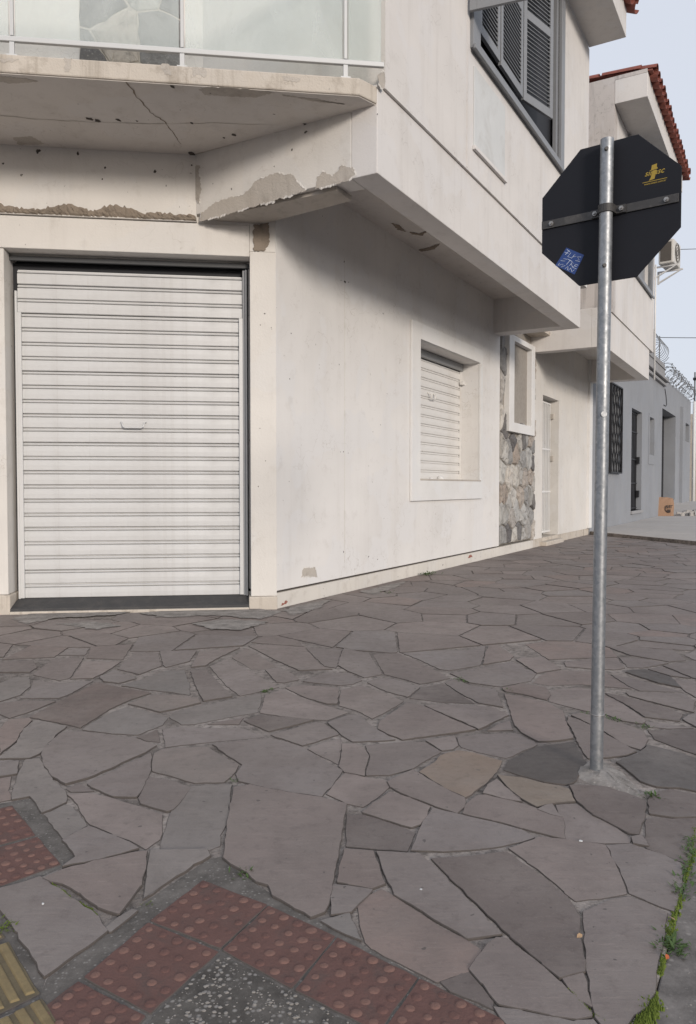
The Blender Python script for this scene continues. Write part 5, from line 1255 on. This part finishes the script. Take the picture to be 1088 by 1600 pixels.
# blue sticker with white marker scrawl
sp_ = [sg_px(x, y) for x, y in ((885.5, 387), (913, 398.5), (898, 429), (868, 415))]
m = MB(SG); m.prism([(u, -0.0003, v) for u, v in sp_], [(u, -0.0009, v) for u, v in sp_]); stk = m.build('sticker', M_BLUESTICK, sign)
def scr(pts):
    m = MB(SG); P = []
    for (s_, t_) in pts:
        top = Vector(sp_[0]).lerp(Vector(sp_[1]), s_); bot = Vector(sp_[3]).lerp(Vector(sp_[2]), s_); q = top.lerp(bot, t_); P.append((q.x, -0.0012, q.y))
    return m.tube(P, 0.0011, 4)
for st in ([(.08, .08), (.28, .12), (.20, .10), (.14, .34)], [(.05, .24), (.25, .22)], [(.34, .14), (.30, .38), (.46, .36)], [(.50, .38), (.56, .14), (.68, .20), (.54, .28)], [(.92, .14), (.74, .20), (.88, .30), (.72, .40), (.95, .36)],
           [(.34, .50), (.16, .54), (.30, .62), (.10, .68)], [(.36, .48), (.62, .50)], [(.50, .46), (.44, .74)], [(.60, .72), (.64, .52), (.76, .56), (.64, .63), (.78, .74)], [(.96, .54), (.82, .56), (.80, .74), (.97, .73)], [(.82, .64), (.93, .63)],
           [(.12, .80), (.10, .94), (.30, .78), (.28, .95), (.42, .80)], [(.48, .94), (.55, .78), (.62, .95)], [(.66, .94), (.70, .80), (.84, .94), (.90, .80)]): scr(st).build('scrawl', M_WHITEINK, stk)
# mortar round the pole foot
m = MB(); rg = random.Random(77); ol = [tuple(gpt(x, y)) for x, y in ((905,1196),(918,1188),(945,1190),(968,1202),(990,1222),(1006,1246),(985,1240),(955,1228),(925,1224),(900,1212))]
ol = rough_outline(ol, 0.03, 0.006, rg); cen = Vector((PB.x + 0.02, PB.y - 0.01)); rings = []
for s_, h in ((1.0, -0.006), (0.85, 0.002), (0.5, 0.006), (0.2, 0.010)):
    rings.append([m.P((cen.x + (p[0] - cen.x) * s_, cen.y + (p[1] - cen.y) * s_, h + rg.uniform(-.003, .004) * (s_ < 1))) for p in ol])
for A_, B_ in zip(rings, rings[1:]):
    for k in range(len(ol)): m.f.append([A_[k], A_[(k + 1) % len(ol)], B_[(k + 1) % len(ol)], B_[k]])
m.f.append(rings[-1]); m.build('mortar_mound', M_MOUND, sidewalk, smooth=True)

sm = random.Random(61)
for px in ([(20,968),(60,955),(130,952),(210,955),(180,962),(90,966),(40,976)], [(215,958),(330,950),(400,952),(440,956),(410,968),(330,962),(260,966)], [(300,975),(350,968),(420,972),(380,985),(330,984)], [(440,955),(470,946),(520,936),(500,950),(460,962)], [(560,925),(600,916),(640,908),(620,918),(585,930)], [(90,975),(150,985),(190,978),(150,972)]):
    o_ = [tuple(gpt(x, y)) for x, y in px]; o_ = rough_outline(o_, 0.05, 0.018, sm)
    for amp in (0.35, 0.3):
        q_ = []
        for k in range(len(o_)):
            a_, b_ = Vector(o_[k]), Vector(o_[(k + 1) % len(o_)]); d_ = b_ - a_; q_.append(tuple(a_)); q_.append(tuple((a_ + b_) / 2 + Vector((-d_.y, d_.x)) * sm.uniform(-amp, amp)))
        o_ = q_
    m = MB(); m.f.append([m.P((p[0], p[1], 0.0052)) for p in o_]); m.build('cement_smear', M_MOUND, sidewalk)

# ================================================================== WEEDS, MOSS, LEAVES
def weed(name, label, cat, spots, n, h, mat=M_LEAF, spread=0.03, group=None):
    c = gpt(*spots[0]); o = thing(name, Vector((c.x, c.y, 0)), label, cat, group); m = MB(); rg = random.Random(int(spots[0][0]))
    for k in range(n):
        i = rg.randrange(max(1, len(spots) - 1)); t = rg.random(); a = Vector(gpt(*spots[i])); b = Vector(gpt(*spots[min(i + 1, len(spots) - 1)])); p = a.lerp(b, t) - Vector((c.x, c.y)) + Vector((rg.gauss(0, spread * .4), rg.gauss(0, spread * .4)))
        an = rg.uniform(0, 6.28); L = h * rg.uniform(.5, 1.3); w = L * rg.uniform(.18, .4); d = Vector((math.cos(an), math.sin(an))); s_ = Vector((-d.y, d.x)); z0 = -0.01 + rg.uniform(0, h * 0.7); up = rg.uniform(.1, .9)
        pts = [(p.x, p.y, z0), (p.x + d.x * L * .5 + s_.x * w * .5, p.y + d.y * L * .5 + s_.y * w * .5, z0 + L * .5 * up), (p.x + d.x * L, p.y + d.y * L, z0 + L * up * .8), (p.x + d.x * L * .5 - s_.x * w * .5, p.y + d.y * L * .5 - s_.y * w * .5, z0 + L * .45 * up)]
        m.f.append([m.P(q) for q in pts])
    m.build('leaves', mat, o); return o
weed('weed', 'small leafy weed at the right end of the mortar mound', 'weed', [(1019, 1244)], 46, 0.022, spread=0.04)
weed('weed', 'line of small weeds in the joint just behind the pole', 'weed', [(905, 1112), (945, 1120), (975, 1128)], 90, 0.016, spread=0.02)
weed('weed', 'small weeds in the joint to the right of the pole', 'weed', [(995, 1133), (1015, 1138)], 50, 0.016, spread=0.03)
weed('weed', 'green tuft in the joint by the tip of the red tactile tile', 'weed', [(380, 1362), (387, 1364)], 60, 0.017, spread=0.035)
weed('weed', 'little weed at the top left corner of the largest square slab', 'weed', [(364, 1216), (367, 1222)], 34, 0.013, spread=0.025)
weed('weed', 'grass tuft in the middle of the paving in front of the white pillar', 'weed', [(408, 1082), (425, 1077)], 50, 0.020, spread=0.03)
weed('weed', 'flat green weed in the middle joint below the window', 'weed', [(714, 1060), (728, 1066)], 50, 0.020, spread=0.04)
weed('weed', 'tiny weed beside the reddish slab', 'weed', [(786, 1077), (799, 1080)], 36, 0.016, spread=0.03)
weed('weed', 'flat green weed near the foot of the facade below the window', 'weed', [(662, 899), (676, 898)], 70, 0.045, M_LEAF, spread=0.10)
weed('weed', 'tiny weed near the wall foot left of the flat green weed', 'weed', [(608, 927)], 26, 0.030, spread=0.06)
weed('weed', 'upright weed at the wall foot just before the fieldstone panel', 'weed', [(739, 873)], 26, 0.05, spread=0.05)
weed('weed', 'weed in the left joint beside the yellow tactile tile', 'weed', [(6, 1443), (12, 1450)], 50, 0.014, M_MOSS, spread=0.03)
weed('weed', 'small weed beside the lower edge of the red tactile tile joint', 'weed', [(226, 1411), (234, 1409)], 30, 0.011, M_MOSS, spread=0.02)
weed('kerb_weed', 'bushy dark green weed growing from the moss at the kerb', 'weed', [(1050, 1465), (1043, 1478), (1054, 1484)], 150, 0.017, spread=0.040)
weed('kerb_weed', 'row of small leafy weeds along the kerb above the bushy weed', 'weed', [(1083, 1310), (1080, 1335), (1070, 1370), (1062, 1400)], 260, 0.017, spread=0.030)
def moss(name, label, line, width, n, hgt=0.006):
    m = MB(); rg = random.Random(int(line[0][0] + line[0][1]))
    P = [Vector(gpt(*q)) for q in line]
    for k in range(n):
        i = rg.randrange(len(P) - 1); t = rg.random(); p = P[i].lerp(P[i + 1], t); gap = math.sin(p.y * 41 + p.x * 13) + math.sin(p.y * 17 + 2)
        if gap < -0.8: continue
        p = p + Vector((rg.gauss(0, width), rg.gauss(0, width))) * (0.45 + 0.35 * max(0, gap)); r = rg.uniform(.002, .006)
        ring = [m.P((p.x + r * math.cos(j * 1.2566), p.y + r * math.sin(j * 1.2566), -0.009)) for j in range(5)]; ap = m.P((p.x + rg.uniform(-.002, .002), p.y + rg.uniform(-.002, .002), -0.006 + hgt * rg.uniform(.5, 1.6)))
        for j in range(5): m.f.append([ring[j], ring[(j + 1) % 5], ap])
    return tag(m.build(name, M_MOSS), label, 'moss', kind='stuff')
moss('moss', 'bright green moss strip along the kerb joint', [(1086,1290),(1080,1340),(1062,1400),(1048,1450),(1036,1500),(1026,1545),(1012,1580),(985,1604),(940,1660)], 0.0065, 1900, 0.005)
moss('moss', 'bright moss cushion by the kerb at the picture bottom', [(1022,1562),(1010,1590),(990,1606)], 0.010, 900, 0.007)
moss('moss', 'moss line between two slabs beside the left tactile tiles', [(63,1368),(95,1388),(110,1402),(140,1418),(152,1430)], 0.003, 500, 0.005)
moss('moss', 'moss traces in the lower joint left of the largest kerb slab', [(888,1545),(905,1562),(925,1582),(950,1598)], 0.0025, 260, 0.006)
def leaf(label, x, y, L, mat, rz):
    p = gpt(x, y); o = thing('fallen_leaf', Vector((p.x, p.y, 0.001)), label, 'leaf', rz=rz); m = MB()
    a = [m.P(q) for q in ((-L / 2, 0, 0.002), (-L * .2, L * .2, 0.006), (L * .2, L * .22, 0.007), (L / 2, 0, 0.003), (L * .2, -L * .2, 0.001), (-L * .2, -L * .22, 0.002))]; c_ = m.P((0, 0, 0.003))
    for k in range(6): m.f.append([a[k], a[(k + 1) % 6], c_])
    m.build('blade', mat, o)
leaf('pale dry leaf lying in the joint beside the dark slab', 906, 1465, 0.020, M_DRYLEAF, 0.6)
leaf('beige dry leaf in the kerb joint above the bushy weed', 1049, 1436, 0.024, M_DRYLEAF, 2.0)
leaf('orange fallen leaf at the kerb below the bushy weed', 1043, 1498, 0.018, M_ORANGELEAF, 0.9)
# droppings and chips: little pale blots on slabs
def blot_ground(x, y, r, mat=M_WHITECHIP):
    c = gpt(x, y); rg = random.Random(int(x + y)); n = 8
    o = [(c.x + r * rg.uniform(.5, 1.2) * math.cos(2 * math.pi * k / n), c.y + r * rg.uniform(.5, 1.2) * math.sin(2 * math.pi * k / n)) for k in range(n)]
    m = MB(); m.prism([(p[0], p[1], 0.0005) for p in o], [(p[0], p[1], 0.0032) for p in o]); m.build('paint_blot', mat, sidewalk)
for x, y, r in ((658,1391,.004),(908,1315,.005),(67,1413,.003)): blot_ground(x, y, r)
